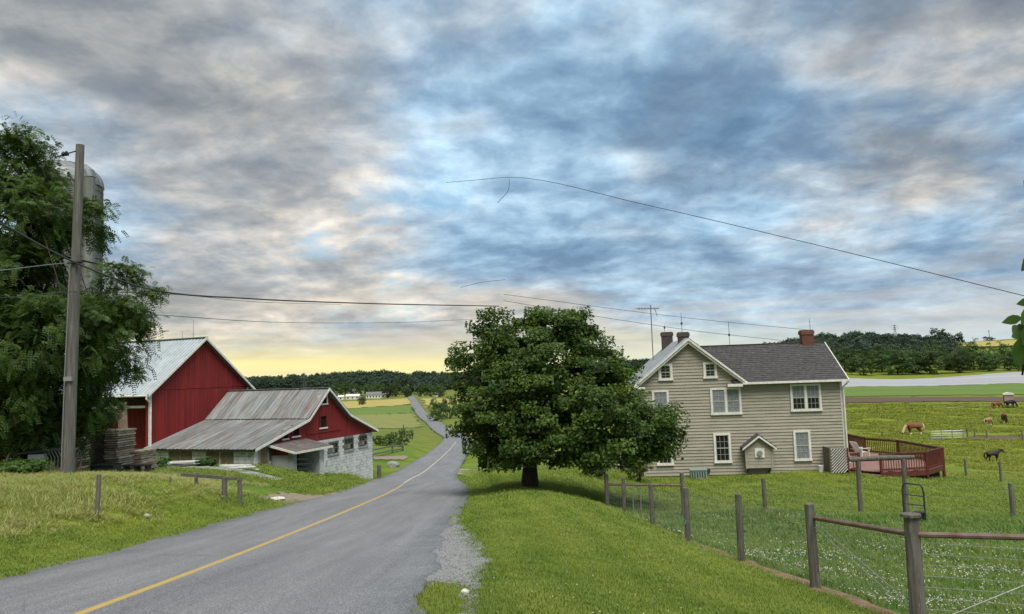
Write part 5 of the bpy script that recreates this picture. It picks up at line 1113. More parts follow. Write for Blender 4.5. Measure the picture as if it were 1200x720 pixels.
MB().tube([(0, 0, 0), (0, 0, 0.03)], 0.115, 12).build('post_cap', M['wood'], fence).location = (0, 0, f0[3])
e2 = (ext2[0], ext2[1], gz(*ext2)); post_mesh(1.25, 0.09, 9).build('post', M['wood'], fence).location = fl(e2)
def mesh_span(p, q, hp, hq, sag=0.0, nst=None):
    p = Vector(p); q = Vector(q); L_ = (q-p).length; mb = MB(); off = Vector((0.08, 0.02, 0))
    for k in range(9):
        t = 0.06+0.86*k/8; a = p+off+Vector((0, 0, hp*t)); b = q+off+Vector((0, 0, hq*t)); mb.tube([a, a.lerp(b, 0.5)-Vector((0, 0, sag)), b], 0.0034, 3, False)
    n = int(L_/0.17)
    for k in range(1, n):
        t = k/n; a = p.lerp(q, t)+off; h = hp*(1-t)+hq*t; mb.tube([a+Vector((0, 0, h*0.06)), a+Vector((0, 0, h*0.92))], 0.0028, 3, False)
    return mb.build('wire_mesh', M['wire'], fence)
chain = [(e2[0], e2[1], e2[2], 1.25)]+FX
for a, b in zip(chain, chain[1:]): mesh_span(fl(a), fl(b), a[3]*0.93, b[3]*0.93, 0.01)
zt = lambda p, k: (p[0]-f0[0], p[1]-f0[1], p[2]-f0[2]+p[3]*k)
pipes = [at(950, 607.5, 11.95), at(1070, 628, 9.25), (e2[0], e2[1], e2[2]+1.0)]
MB().tube([np.array(p)-[f0[0]-0.06, f0[1], f0[2]] for p in pipes[:2]], 0.032, 8).build('top_pipe', M['pipe'], fence)
MB().tube([np.array(pipes[1])-[f0[0]-0.06, f0[1], f0[2]-0.012], np.array(at(1200, 630, 8.9))-[f0[0], f0[1], f0[2]], np.array(at(1330, 634, 8.6))-[f0[0], f0[1], f0[2]]], 0.034, 8).build('top_pipe', M['pipe'], fence)
for py in (612, 618): MB().tube([np.array(at(955, py, 11.9))-[f0[0], f0[1], f0[2]], np.array(at(1072, 712+(py-612)*1.5, 9.35))-[f0[0], f0[1], f0[2]]], 0.006, 4).build('brace_wire', M['wire'], fence)
MB().tube([np.array(at(1080, 735, 9.2))-[f0[0], f0[1], f0[2]], np.array(at(1215, 680, 9.6))-[f0[0], f0[1], f0[2]]], 0.006, 4).build('brace_wire', M['wire'], fence)
q4 = FX[3]; M['rope'] = mat('teal rope', (0.05, 0.30, 0.30), None)
for s in (-1, 1): MB().tube([zt(q4, 0.42+s*0.06), np.array(zt(q4, 0.42-s*0.06))+[s*0.02-0.10, -0.1, 0]], 0.008, 4).build('rope_tie', M['rope'], fence)
# far cross fence of the paddock with its pipe rail
cf = empty('cross_fence', tuple(FX[6][:3]), 0, 'rusty pipe rail and posts closing the paddock in front of the house', 'fence')
def rel(o, p): return tuple(np.array(p)-np.array(o.location))
pA = at(712, 568, 27.6); pB_ = at(801, 569, 28); MB().tube([rel(cf, pA), rel(cf, pB_)], 0.04, 8).build('top_pipe', M['pipe'], cf)
for (px, pyt, pyb, D) in ((801.5, 554, 600, 28), (897, 560, 600, 28)):
    q = at(px, pyb, D); g0 = gz(q[0], q[1]); post_mesh(at(px, pyt, D)[2]-g0, 0.075, int(px)).build('post', M['wood'], cf).location = rel(cf, (q[0], q[1], g0))
for k in range(2): q = at(742+k*9, 590, 27.7); MB().tube([rel(cf, (q[0], q[1], gz(q[0], q[1]))), rel(cf, (q[0], q[1], gz(q[0], q[1])+0.95))], 0.016, 5).build('stake', M['wire'], cf)
P_ = [FX[6], (*at(801.5, 600, 28)[:2], gz(*at(801.5, 600, 28)[:2]), 1.3), (*at(897, 600, 28)[:2], gz(*at(897, 600, 28)[:2]), 1.2), (*at(1008, 604, 28.6)[:2], gz(*at(1008, 604, 28.6)[:2]), 1.2)]
for a, b in zip(P_, P_[1:]):
    mb = MB()
    for k in range(6): mb.tube([rel(cf, (a[0], a[1], a[2]+0.15+0.17*k)), rel(cf, (b[0], b[1], b[2]+0.15+0.17*k))], 0.003, 3, False)
    mb.build('wire_mesh', M['wire'], cf)
# tall H-frame
hf_l, hf_r = at(1009, 604, 28.6), at(1063, 605, 28.6); hfo = (hf_l[0], hf_l[1], gz(hf_l[0], hf_l[1])); hfr = empty('post_frame', hfo, 0, 'tall weathered two-post frame with a log laid across the top', 'post frame')
zt_ = at(1009, 540, 28.6)[2]
for q in (hf_l, hf_r): g0 = gz(q[0], q[1]); post_mesh(zt_-g0, 0.085, int(q[0]*10)).build('post', M['wood'], hfr).location = rel(hfr, (q[0], q[1], g0))
a, b = at(995, 539, 28.6), at(1071, 536, 28.6); MB().tube([rel(hfr, a), rel(hfr, (a+b)/2+[0, 0, 0.02]), rel(hfr, b)], [0.085, 0.10, 0.08], 10).build('beam', M['wood'], hfr)
# bent-pipe gate with hanging bucket
gl, gr_ = at(1060, 608, 26.8), at(1085, 613, 26.4); go_ = (gl[0], gl[1], gz(gl[0], gl[1])); gate = empty('garden_gate', go_, 0, 'narrow dark bent-pipe gate by the two-post frame', 'gate')
gt = at(1060, 566, 26.8)[2]-go_[2]; gv = Vector(rel(gate, (gr_[0], gr_[1], gz(gr_[0], gr_[1])))); c1 = gv*0.16; c2 = gv*0.84
MB().tube([(0, 0, 0.05), (0, 0, gt-0.2), (c1.x*0.4, c1.y*0.4, gt-0.06), (c1.x, c1.y, gt), (c2.x, c2.y, gt-0.03), (gv.x*0.95, gv.y*0.95, gt-0.1), (gv.x, gv.y, gt-0.28), (gv.x, gv.y, gv.z+0.05)], 0.028, 8).build('frame', M['dkmetal'], gate)
for k in (0.36, 0.66): MB().tube([(0, 0, gt*(1-k*0.8)), (gv.x, gv.y, gt*(1-k*0.8)-0.04)], 0.018, 6).build('crossbar', M['dkmetal'], gate)
bq = at(1077, 600, 26.3); bkt = empty('black_bucket', tuple(bq-[0, 0, 0.42]), 0, 'black plastic bucket hanging at the bent-pipe gate', 'bucket')
MB().tube([(0, 0, 0), (0, 0, 0.40)], [0.14, 0.18], 14).build('pail', M['blackp'], bkt); MB().tube([(0, 0, 0.375), (0, 0, 0.42)], 0.195, 14).build('rim', M['blackp'], bkt)
MB().tube([(0.18*math.cos(t), 0, 0.41+0.2*math.sin(t)) for t in np.linspace(0, PI, 9)], 0.008, 4).build('handle', M['wire'], bkt)
# separate paddock posts beyond
lab = 'single weathered post of the wire fence in the pasture behind the deck'
pf = empty('pasture_fence', tuple(at(1188, 608, 28)), 0, 'thin wire fence on spaced wooden posts crossing the green pasture', 'fence')
pts_ = []
for (px, pyt, pyb, D) in ((1188, 566, 608, 28), (1173.5, 541, 566, 47), (1132.5, 538, 560, 53)):
    q = at(px, pyb, D); g0 = gz(q[0], q[1]); post_mesh(at(px, pyt, D)[2]-g0, 0.085 if D < 30 else 0.075, int(px)).build('post', M['wood'], pf).location = rel(pf, (q[0], q[1], g0)); pts_.append((q[0], q[1], g0))
pts_.insert(0, (*hf_r[:2], gz(*hf_r[:2])))
for a, b in ((pts_[0], pts_[1]), (pts_[2], pts_[3]), (pts_[1], pts_[2])):
    for k in range(3): MB().tube([rel(pf, (a[0], a[1], a[2]+0.35+0.35*k)), rel(pf, (b[0], b[1], b[2]+0.35+0.35*k))], 0.004, 3).build('wire', M['wire'], pf)
# straw edging under the fence
M_ = []; V = []; n_ = 60
line = [np.array(p[:2]) for p in FX[::-1]]; T_ = np.cumsum([0]+[np.linalg.norm(line[i+1]-line[i]) for i in range(6)])
for i in range(n_+1):
    t = T_[0]+2.2+(T_[-1]+1.0-T_[0]-2.2)*i/n_; p = np.array([np.interp(t, T_, [l[k] for l in line]) for k in (0, 1)]); 
    if t > T_[-1]: p = line[-1]+(line[-1]-line[-2])/np.linalg.norm(line[-1]-line[-2])*(t-T_[-1])
    w0 = -0.10+0.10*math.sin(i*1.3)+random.uniform(-.06, .06); w1 = 0.38+0.12*math.sin(i*0.9+1)+random.uniform(-.08, .08)
    for k in range(5): V.append((p[0]+w0+(w1-w0)*k/4, p[1]))
V = np.array(V); zs = ground(V[:, 0], V[:, 1])+0.035-0.05*np.tile([1, 0, 0, 0, 1], n_+1)
tag(np_obj('straw_edging', np.c_[V, zs], [(i*5+j, i*5+j+1, (i+1)*5+j+1, (i+1)*5+j) for i in range(n_) for j in range(4)], M['soilpile']), kind='structure')

# ------------------------------------------------------------------ left side bits
def single_post(px, pyt, pyb, D, label, r=0.07, lean=(0, 0), name='fence_post'):
    q = at(px, pyb, D); g0 = gz(q[0], q[1]); h = at(px, pyt, D)[2]-g0; e = post_mesh(h, r, int(px)).build(name, M['wood'], None); e.location = (q[0], q[1], g0); e.rotation_euler = (lean[0], lean[1], 0); return tag(e, label, 'fence post')
single_post(113.5, 556, 602, 18, 'lone leaning fence post in the dry grass bank', 0.052, (0, 0.05)); single_post(201, 558, 576, 24, 'thin tilted stake in the tall weeds', 0.03, (0, -0.22), 'stake')
gs = at(264, 584, 23); gst = empty('stub_fence', (gs[0], gs[1], gz(gs[0], gs[1])), rad(0), 'short grey post and rail stub fence above the dirt drive', 'fence')
pp_ = []
for (px, pyt, pyb, D, r) in ((230, 554, 577, 26, 0.06), (263, 559, 585, 25.2, 0.085), (281.5, 560.5, 584, 25.6, 0.075)):
    q = at(px, pyb, D); g0 = gz(q[0], q[1]); h = at(px, pyt, D)[2]-g0; post_mesh(h, r, int(px)).build('post', M['wood'], gst).location = rel(gst, (q[0], q[1], g0)); pp_.append((q[0], q[1], g0+h))
MB().bar(rel(gst, np.array(pp_[0])+[-0.5, 0, -0.05]), rel(gst, np.array(pp_[1])+[0, 0, -0.03]), 0.05, 0.1).build('rail', M['wood'], gst); MB().bar(rel(gst, np.array(pp_[1])+[0, 0, -0.06]), rel(gst, np.array(pp_[2])+[0.05, 0, -0.03]), 0.05, 0.1).build('rail', M['wood'], gst)
# log rail fence beyond the low barn
lr = at(450, 528, 100); lrf = empty('log_rail_fence', (lr[0], lr[1], gz(lr[0], lr[1])), 0, 'low log rail fence in the grass beyond the block-walled barn', 'fence'); prev = None
for (px, py, D) in ((436, 529, 96), (460, 527.5, 103), (472, 526, 108)):
    q = at(px, py, D); g0 = gz(q[0], q[1]); post_mesh(1.2, 0.13, int(px)).build('post', M['wood'], lrf).location = rel(lrf, (q[0], q[1], g0)); c = np.array((q[0], q[1], g0))
    if prev is not None:
        for h in (0.4, 0.95): MB().tube([rel(lrf, prev+[0, 0, h]), rel(lrf, c+[0, 0, h*(0.75 if px > 465 else 1)])], 0.10, 7).build('rail', M['wood'], lrf)
    prev = c
bk_ = at(439, 546, 61); post_mesh(1.15, 0.16, 3).build('bollard', M['wood'], None).location = (bk_[0]+0.35, bk_[1], gz(bk_[0]+0.35, bk_[1])); tag(bpy.data.objects['bollard'], 'short dark wooden post at the corner of the block wall', 'post')
def rock(name, px, py, D, s, label, m='concrete'):
    q = at(px, py, D); me = MB(); import bmesh as _b
    bm = _b.new(); _b.ops.create_icosphere(bm, subdivisions=2, radius=1)
    for v in bm.verts: v.co *= 1+random.uniform(-0.12, 0.12); v.co = Vector((v.co.x*s[0], v.co.y*s[1], v.co.z*s[2]))
    msh = bpy.data.meshes.new(name); bm.to_mesh(msh); bm.free(); msh.materials.append(M[m]); o = obj_mesh(name, msh); o.location = (q[0], q[1], gz(q[0], q[1])+s[2]*0.6); return tag(o, label, 'stone')
rock('stone', 461, 538, 86, (0.75, 0.5, 0.45), 'grey boulder beside the gravel drive past the low barn'); rock('stone', 545, 698.5, 8.55, (0.048, 0.048, 0.042), 'small round white stone on the dark gravel at the road edge', 'pebble')
rock('stone', 325, 578, 30, (0.32, 0.22, 0.08), 'flat pale rock on the bare earth drive', 'pebble'); rock('stone', 172, 588, 20, (0.10, 0.08, 0.05), 'small pale stone in the green bank grass', 'pebble')
# pallets of sawn slabs
def lumber(px, pyb, pyt, D, wpx, label, rz, nl, cut=0.0):
    q = at(px, pyb, D); g0 = gz(q[0], q[1]); e = empty('lumber_stack', (q[0], q[1], g0), rz, label, 'lumber stack'); w_ = wpx*D/FPX; H_ = at(px, pyt, D)[2]-g0-0.12; th = H_/nl
    for s in (-0.35, 0.35): MB().box(-w_*0.5, w_*0.5, s-0.06, s+0.06, 0, 0.12).build('bearer', M['slabd'], e)
    for k in range(nl):
        ofs = random.uniform(-0.07, 0.07)+cut*k; z0 = 0.12+k*th
        MB().box(-w_*0.5+ofs+0.02, w_*0.02+ofs, -0.62, 0.62, z0+0.004, z0+th*0.86).build('slab', M['slabd'], e)
        MB().prism([(w_*0.03+ofs, -0.6+random.uniform(-.06, .06), z0+0.004), (w_*0.5+ofs+random.uniform(-0.05, 0.08), -0.6, z0+random.uniform(0, 0.02)), (w_*0.5+ofs, 0.6, z0+0.004), (w_*0.03+ofs, 0.6, z0+0.004)], (0, 0, 0), (0, 0, th*random.uniform(0.6, 0.84))).build('slab', M['slab'], e)
    return e
lumber(131, 551, 503, 33, 34, 'tall leaning stack of rough sawn slabs under the leafy tree', rad(-8), 18, 0.004); lumber(160, 550, 527, 34, 31, 'short stack of rough sawn slabs beside the pale trunk', rad(-6), 9)
lumber(88, 548, 512, 34, 30, 'grey slab stack half hidden behind the utility pole', rad(-8), 12)
tq = at(145, 548, 36); tr_ = empty('bare_trunk', (tq[0], tq[1], gz(tq[0], tq[1])), 0, 'pale peeling bare trunk standing between the lumber stacks and the barn', 'tree trunk')
MB().tube([(0, 0, -0.3), (0.02, 0, 0.8), (-0.05, 0, 2.0), (-0.1, 0, at(143, 472, 36)[2]-gz(tq[0], tq[1]))], [0.27, 0.23, 0.21, 0.19], 12).build('stem', M['barkpale'], tr_); MB().tube([(-0.05, 0, 1.8), (-0.4, 0, 2.6)], [0.09, 0.05], 7).build('branch_stub', M['barkpale'], tr_)
bq = at(124, 557, 29); tro = empty('feed_trough', (bq[0], bq[1], gz(bq[0], bq[1])), rad(-5), 'low black feed trough on the bank before the lumber stacks', 'trough')
MB().box(-0.45, 0.45, -0.25, -0.21, 0.08, 0.40).box(-0.45, 0.45, 0.21, 0.25, 0.08, 0.40).box(-0.45, -0.41, -0.21, 0.21, 0.08, 0.40).box(0.41, 0.45, -0.21, 0.21, 0.08, 0.40).box(-0.41, 0.41, -0.21, 0.21, 0.08, 0.12).build('tub', M['blackp'], tro)
MB().box(-0.49, 0.49, -0.29, -0.212, 0.40, 0.44).box(-0.49, 0.49, 0.212, 0.29, 0.40, 0.44).build('rim', M['blackp'], tro)
for sx in (-1, 1): MB().box(sx*0.36-0.05, sx*0.36+0.05, -0.2, 0.2, 0, 0.08).build('foot', M['blackp'], tro)
bq = at(161, 556, 31.5); bn = empty('low_bench', (bq[0], bq[1], gz(bq[0], bq[1])), rad(-5), 'low dark bench frame in front of the short slab stack', 'bench')
MB().box(-0.55, 0.55, -0.2, 0.2, 0.36, 0.42).build('seat', M['slabd'], bn)
for sx in (-0.45, 0.0, 0.45): MB().box(sx-0.05, sx+0.05, -0.16, 0.16, 0, 0.36).build('leg', M['slabd'], bn)
# old implement in the shade under the tree
iq = at(62, 550, 27); imp = empty('hay_rake', (iq[0], iq[1], gz(iq[0], iq[1])), rad(10), 'old dark farm implement with curved tines in the shade under the tree', 'farm implement')
MB().bar((-1.4, 0, 0.75), (0.7, 0, 0.9), 0.08, 0.08).build('beam', M['dkmetal'], imp)
for k in range(9):
    x = -0.3+k*0.11; MB().tube([(x, 0, 0.85), (x+0.1, 0.1, 0.55), (x+0.06, 0.15, 0.2), (x-0.1, 0.1, 0.02)], 0.012, 4).build('tine', M['wire'], imp)
for x in (-1.3, 0.75):
    w_ = MB().tube([(x, math.cos(t)*0.42, 0.42+math.sin(t)*0.42) for t in np.linspace(0, 2*PI, 19)], 0.03, 5, False).build('wheel', M['hoop'], imp)
    for k in range(6): MB().tube([(x, 0, 0.42), (x, math.cos(k*PI/3)*0.42, 0.42+math.sin(k*PI/3)*0.42)], 0.012, 4).build('spoke', M['hoop'], w_)
MB().box(-0.75, -0.25, -0.14, 0.14, 0.50, 0.72).build('frame_box', M['wire'], imp)
# pale boards and a strip of old concrete in the barnyard
cq = at(260, 551, 40.5); cs = at(196, 545, 44); ce = at(326, 553.5, 38.5)
mb = MB(); n_ = 14
for i in range(n_+1):
    p = cs+(ce-cs)*i/n_; g0 = gz(p[0], p[1]); d_ = np.array([-(ce-cs)[1], (ce-cs)[0]]); d_ = d_/np.linalg.norm(d_)*0.32
    mb.v += [(p[0]-d_[0], p[1]-d_[1], g0-0.2), (p[0]-d_[0], p[1]-d_[1], g0+0.10), (p[0]+d_[0], p[1]+d_[1], g0+0.10), (p[0]+d_[0], p[1]+d_[1], g0-0.2)]
    if i: k = 4*i; mb.f += [(k-4+j, k-3+j, k+1+j, k+j) for j in range(3)]
tag(mb.build('concrete_strip', M['concrete'], None), kind='structure')
def board_pile(px, py, D, n, L_, label):
    q = at(px, py, D); e = empty('board_pile', (q[0], q[1], gz(q[0], q[1])), rad(-12), label, 'board pile')
    for k in range(n):
        a = random.uniform(-0.12, 0.12); y = random.uniform(-0.4, 0.4); z = 0.04+0.05*k; l = L_*random.uniform(0.7, 1.0); x = random.uniform(-0.4, 0.4)
        MB().bar((x-l/2, y-a*l/2, z), (x+l/2, y+a*l/2, z+random.uniform(-0.02, 0.05)), 0.16, 0.035).build('board', M['whitep'], e)
board_pile(218, 543, 43.5, 9, 2.6, 'jumbled pile of white boards in front of the boarded barn bays'); board_pile(275, 549, 41.5, 5, 2.2, 'few white boards lying on the old concrete strip')

# ------------------------------------------------------------------ far buildings, towers
def far_house(px, py, D, w_, d_, h_, roofh, label, wm='trimw', rm='tinold', rz=0.0, name='farm_building', win=3):
    q = at(px, py, D); e = empty(name, (q[0], q[1], gz(q[0], q[1])-0.3), rz, label, 'building')
    MB().prism([(-w_/2, 0, 0), (w_/2, 0, 0), (w_/2, 0, h_), (-w_/2, 0, h_)], (0, -d_/2, 0), (0, d_/2, 0)).prism([(-w_/2, -d_/2, h_), (-w_/2, 0, h_+roofh*0.95), (-w_/2, d_/2, h_)], (0, 0, 0), (w_, 0, 0)).build('wall', M[wm], e)
    for s in (-1, 1): MB().prism([(-w_/2-0.4, s*(d_/2+0.4), h_-0.1), (w_/2+0.4, s*(d_/2+0.4), h_-0.1), (w_/2+0.4, 0, h_+roofh), (-w_/2-0.4, 0, h_+roofh)], (0, 0, 0), (0, 0, 0.25)).build('roof', M[rm], e)
    for k in range(win): x = -w_/2+w_*(k+0.5)/win; MB().box(x-0.6, x+0.6, -d_/2-0.08, -d_/2-0.005, h_*0.35, h_*0.75).build('window', M['dark'], e)
    return e
far_house(438.5, 467.3, 735, 14, 8, 3.6, 2.6, 'long white building with grey roof beyond the hay field', win=5); far_house(414, 468, 700, 12, 7, 3.2, 1.6, 'white shed with flat pale roof left of the long white building', rm='trimw', win=3); far_house(400, 469, 690, 5, 5, 3.0, 1.2, 'small white outbuilding beside the white shed', rm='trimw', win=1)
far_house(449, 465, 760, 6, 6, 3, 1.5, 'little white building beside the dark purple-leaved tree', win=1)
far_house(415, 460, 850, 10, 8, 6, 3, 'white farmhouse with grey roof among the far trees', win=3); far_house(392, 461, 840, 8, 7, 4.5, 2, 'pale barn among the far trees', win=2); far_house(511, 463, 800, 5, 5, 4, 1.8, 'tiny white house beside the road at the crest', win=1)
far_house(1030, 410.5, 780, 11, 8, 5, 2.5, 'pale roofed building showing through the wooded ridge', rm='trimw', win=2)
q = at(1182, 470.5, 203); oh = empty('field_hut', (q[0], q[1], gz(q[0], q[1])), rad(-25), 'small pinkish hut with white roof by the ploughed strip', 'hut'); M['pink'] = mat('faded pink boards', (0.36, 0.25, 0.21), (0.28, 0.19, 0.16), 2, 0.9)
MB().box(-1.05, 1.05, -1.0, 1.0, 0, 2.2).build('wall', M['pink'], oh); MB().prism([(-1.2, -1.2, 2.2), (1.2, -1.2, 2.2), (1.2, -1.2, 2.6), (0, -1.2, 2.85), (-1.2, -1.2, 2.5)], (0, 0, 0), (0, 2.4, 0)).build('roof', M['trimw'], oh); MB().box(-1.075, -1.052, -0.45, 0.45, 0.1, 1.9).build('door', M['dark'], oh)
def pylon(px, pyb, pyt, D, label):
    q = at(px, pyb, D); H_ = at(px, pyt, D)[2]-q[2]; e = empty('transmission_tower', tuple(q), 0.3, label, 'tower'); b = H_*0.11; M_ = M['ant']
    for sx in (-1, 1):
        for sy in (-1, 1): MB().tube([(sx*b, sy*b, -4), (sx*b*0.28, sy*b*0.28, H_*0.7), (sx*0.3, sy*0.3, H_)], 0.22, 4).build('leg', M_, e)
    for k in range(7):
        z0, z1 = H_*k/8, H_*(k+1)/8; w0, w1 = b*(1-0.9*z0/H_), b*(1-0.9*z1/H_); MB().tube([(-w0, -w0, z0), (w1, -w1, z1)], 0.13, 4).tube([(w0, -w0, z0), (-w1, -w1, z1)], 0.13, 4).build('brace', M_, e)
    for z, l in ((0.78, 0.24), (0.88, 0.30), (0.97, 0.18)): MB().tube([(-H_*l, 0, H_*z+0.8), (0, 0, H_*z), (H_*l, 0, H_*z+0.8)], 0.2, 4).build('crossarm', M_, e)
pylon(1050, 405, 381, 960, 'pale lattice transmission tower rising above the wooded ridge'); pylon(357, 462, 440, 990, 'faint lattice transmission tower against the wooded hill above the low barn'); pylon(486, 463, 452.5, 1000, 'slim lattice tower at the top of the road')
q = at(730.5, 432, 1250); ct = empty('radio_mast', tuple(q), 0, 'slim radio mast on the horizon between the maple and the farmhouse', 'mast'); H_ = at(730.5, 405, 1250)[2]-q[2]
MB().tube([(0, 0, 0), (0, 0, H_)], [0.7, 0.35], 5).build('mast', M['ant'], ct)
for z in (0.82, 0.96): MB().tube([(-1.6, 0, H_*z), (1.6, 0, H_*z)], 1.0, 6).build('antenna_panel', M['ant'], ct)
q = at(1160.5, 408, 900); up = empty('distant_pole', tuple(q-[0, 0, 3]), 0, 'dark utility pole on the far hillside beside the tree row', 'utility pole'); H_ = at(1160.5, 387, 900)[2]-q[2]+3
MB().tube([(0, 0, 0), (0, 0, H_)], 0.35, 6).build('shaft', M['woodpole'], up); MB().tube([(-1.6, 0, H_-1.2), (1.6, 0, H_-1.2)], 0.2, 5).build('crossarm', M['woodpole'], up)

# ------------------------------------------------------------------ horses
def horse_mesh(name, m, head='graze', walk=0.0, bulk=1.0, lying=False):
    """one continuous body: skin over a joint skeleton, unit = metres at 1.5 m withers"""
    V = []; E_ = []; R_ = []
    def add(p, r, par=None):
        V.append(p); R_.append(r); i = len(V)-1
        if par is not None: E_.append((par, i))
        return i
    pel = add((-0.62, 0, 1.22), 0.27*bulk); bel = add((-0.2, 0, 1.12), 0.30*bulk, pel); chs = add((0.28, 0, 1.14), 0.31*bulk, bel); sh = add((0.55, 0, 1.22), 0.25*bulk, chs)
    add((-0.88, 0, 1.24), 0.17, pel)
    if head == 'graze': nk = [(0.85, 0, 1.08, 0.17), (1.08, 0.03, 0.78, 0.125), (1.22, 0.04, 0.5, 0.11), (1.26, 0.04, 0.27, 0.085), (1.25, 0.04, 0.12, 0.06)]
    else: nk = [(0.84, 0, 1.36, 0.19), (1.06, 0, 1.46, 0.14), (1.24, 0, 1.45, 0.12), (1.40, 0, 1.26, 0.09), (1.48, 0, 1.12, 0.07)]
    p = sh
    for k in nk: p = add(k[:3], k[3]*(0.85+0.15*bulk), p)
    for s in (-1, 1):
        f = walk*s; a = add((0.45+0.02, s*0.17, 0.88), 0.13*bulk, chs); b = add((0.45+0.10*f, s*0.17, 0.52), 0.070*bulk, a); c = add((0.43+0.26*f, s*0.17, 0.17), 0.052*bulk, b); add((0.47+0.30*f, s*0.17, 0.03), 0.068*bulk, c)
        a = add((-0.58, s*0.17, 0.92), 0.18*bulk, pel); b = add((-0.50-0.06*f, s*0.18, 0.70), 0.115*bulk, a); c = add((-0.76-0.2*f, s*0.18, 0.48), 0.068*bulk, b); d_ = add((-0.72-0.26*f, s*0.18, 0.17), 0.052*bulk, c); add((-0.67-0.26*f, s*0.18, 0.03), 0.068*bulk, d_)
    me = bpy.data.meshes.new(name); me.from_pydata(V, E_, []); o = bpy.data.objects.new(name+'_tmp', me); COL.objects.link(o)
    sk = o.modifiers.new('skin', 'SKIN'); sk.use_smooth_shade = True
    for i, v in enumerate(me.skin_vertices[0].data): v.radius = (R_[i], R_[i]); v.use_root = (i == 0)
    o.modifiers.new('sub', 'SUBSURF').levels = 1
    ev_ = bpy.data.meshes.new_from_object(o.evaluated_get(bpy.context.evaluated_depsgraph_get())); bpy.data.objects.remove(o); ev_.materials.clear(); ev_.materials.append(m); ev_.name = name; return ev_, nk
M['chestnut'] = mat('chestnut coat', (0.20, 0.075, 0.028), (0.15, 0.055, 0.022), 3, 0.7); M['darkbay'] = mat('dark brown coat', (0.028, 0.017, 0.012), (0.04, 0.024, 0.016), 3, 0.6); M['tancoat'] = mat('tan coat', (0.33, 0.20, 0.10), (0.26, 0.15, 0.075), 3, 0.7); M['flaxen'] = mat('flaxen hair', (0.62, 0.52, 0.36), (0.5, 0.4, 0.26), 8, 0.9); M['blackc'] = mat('black coat', (0.012, 0.011, 0.011), None, rough=0.6); M['darkhair'] = mat('dark hair', (0.015, 0.011, 0.009), None, rough=0.8)
def horse(px, py, D, hpx, heading, coat, hair, label, head='graze', walk=0.0, bulk=1.0, feather=None, name='horse', cat='horse', wither=1.5):
    X, Y = pxy(px, py, D); D2 = Y; s = hpx*D2/FPX/wither; e = empty(name, (X, Y, gz(X, Y)+0.02), rad(heading), label, cat); e.scale = (s*1.12, s, s)
    me, nk = horse_mesh('body', M[coat], head, walk, bulk); b = obj_mesh('body', me, e)
    mb = MB()
    for i in range(9):
        t = i/8*(2.6); k = int(min(t, 1.999)); u = t-k; A_, B_ = nk[k], nk[k+1]
        if k == 2: continue
        p = Vector((A_[0]*(1-u)+B_[0]*u, A_[1]*(1-u)+B_[1]*u, A_[2]*(1-u)+B_[2]*u)); r = A_[3]*(1-u)+B_[3]*u; nrm = Vector((0.35, 0, 0.9)) if head != 'graze' else Vector((0.55, 0, 0.75)); nrm = nrm if head == 'graze' else Vector((-0.6, 0, 0.75))
        q = p+nrm*r*0.95; mb.tube([q+nrm*0.06, q+Vector((-0.03, -0.10, -0.05)), q+Vector((-0.05, -0.16, -0.20))], [0.05, 0.065, 0.02], 5); mb.tube([q+nrm*0.06, q+Vector((-0.03, 0.10, -0.05)), q+Vector((-0.05, 0.15, -0.18))], [0.05, 0.06, 0.02], 5)
    mb.build('mane', M[hair], e, True)
    MB().tube([(-1.0, 0, 1.30), (-1.12, 0, 1.12), (-1.14, 0, 0.8), (-1.10, 0, 0.42)], [0.05, 0.085, 0.095, 0.03], 7).build('tail', M[hair], e, True)
    hp = Vector(nk[2][:3])
    for sy in (-1, 1): MB().tube([hp+Vector((-0.06, sy*0.06, 0.08)), hp+Vector((-0.1, sy*0.09, 0.2))], [0.035, 0.008], 5).build('ear', M[coat], e, True)
    if feather:
        for fx_ in (0.47, -0.67):
            for sy in (-1, 1): f = walk*sy; xx = fx_+(0.30*f if fx_ > 0 else -0.26*f); MB().tube([(xx-0.03, sy*0.17, 0.30), (xx-0.02, sy*0.17, 0.12), (xx, sy*0.17, 0.0)], [0.065, 0.085, 0.085], 8).build('feathering', M[feather], e, True)
    return e
horse(1071.5, 510, 128, 14.5, 186, 'chestnut', 'flaxen', 'chestnut draft horse with flaxen mane grazing beyond the deck', bulk=1.2, feather='flaxen')
horse(1164.5, 541, 93, 12.5, 4, 'darkbay', 'darkhair', 'dark brown pony walking through the near pasture', head='up', walk=0.5, bulk=1.3)
horse(1177.5, 496.5, 150, 12.5, 245, 'chestnut', 'darkhair', 'chestnut horse facing forward near the tan pony', bulk=1.1, feather='flaxen')
horse(1158.5, 499, 148, 9.5, 30, 'tancoat', 'flaxen', 'small tan pony with head down beside the forward-facing chestnut horse', bulk=1.1, feather='flaxen')
horse(1168.5, 479.5, 185, 8.5, 8, 'chestnut', 'chestnut', 'brown horse grazing low near the farm track', bulk=1.1)
horse(1184.5, 478.5, 186, 9.5, 12, 'blackc', 'blackc', 'black horse grazing by the farm track below the pink hut', bulk=1.2)
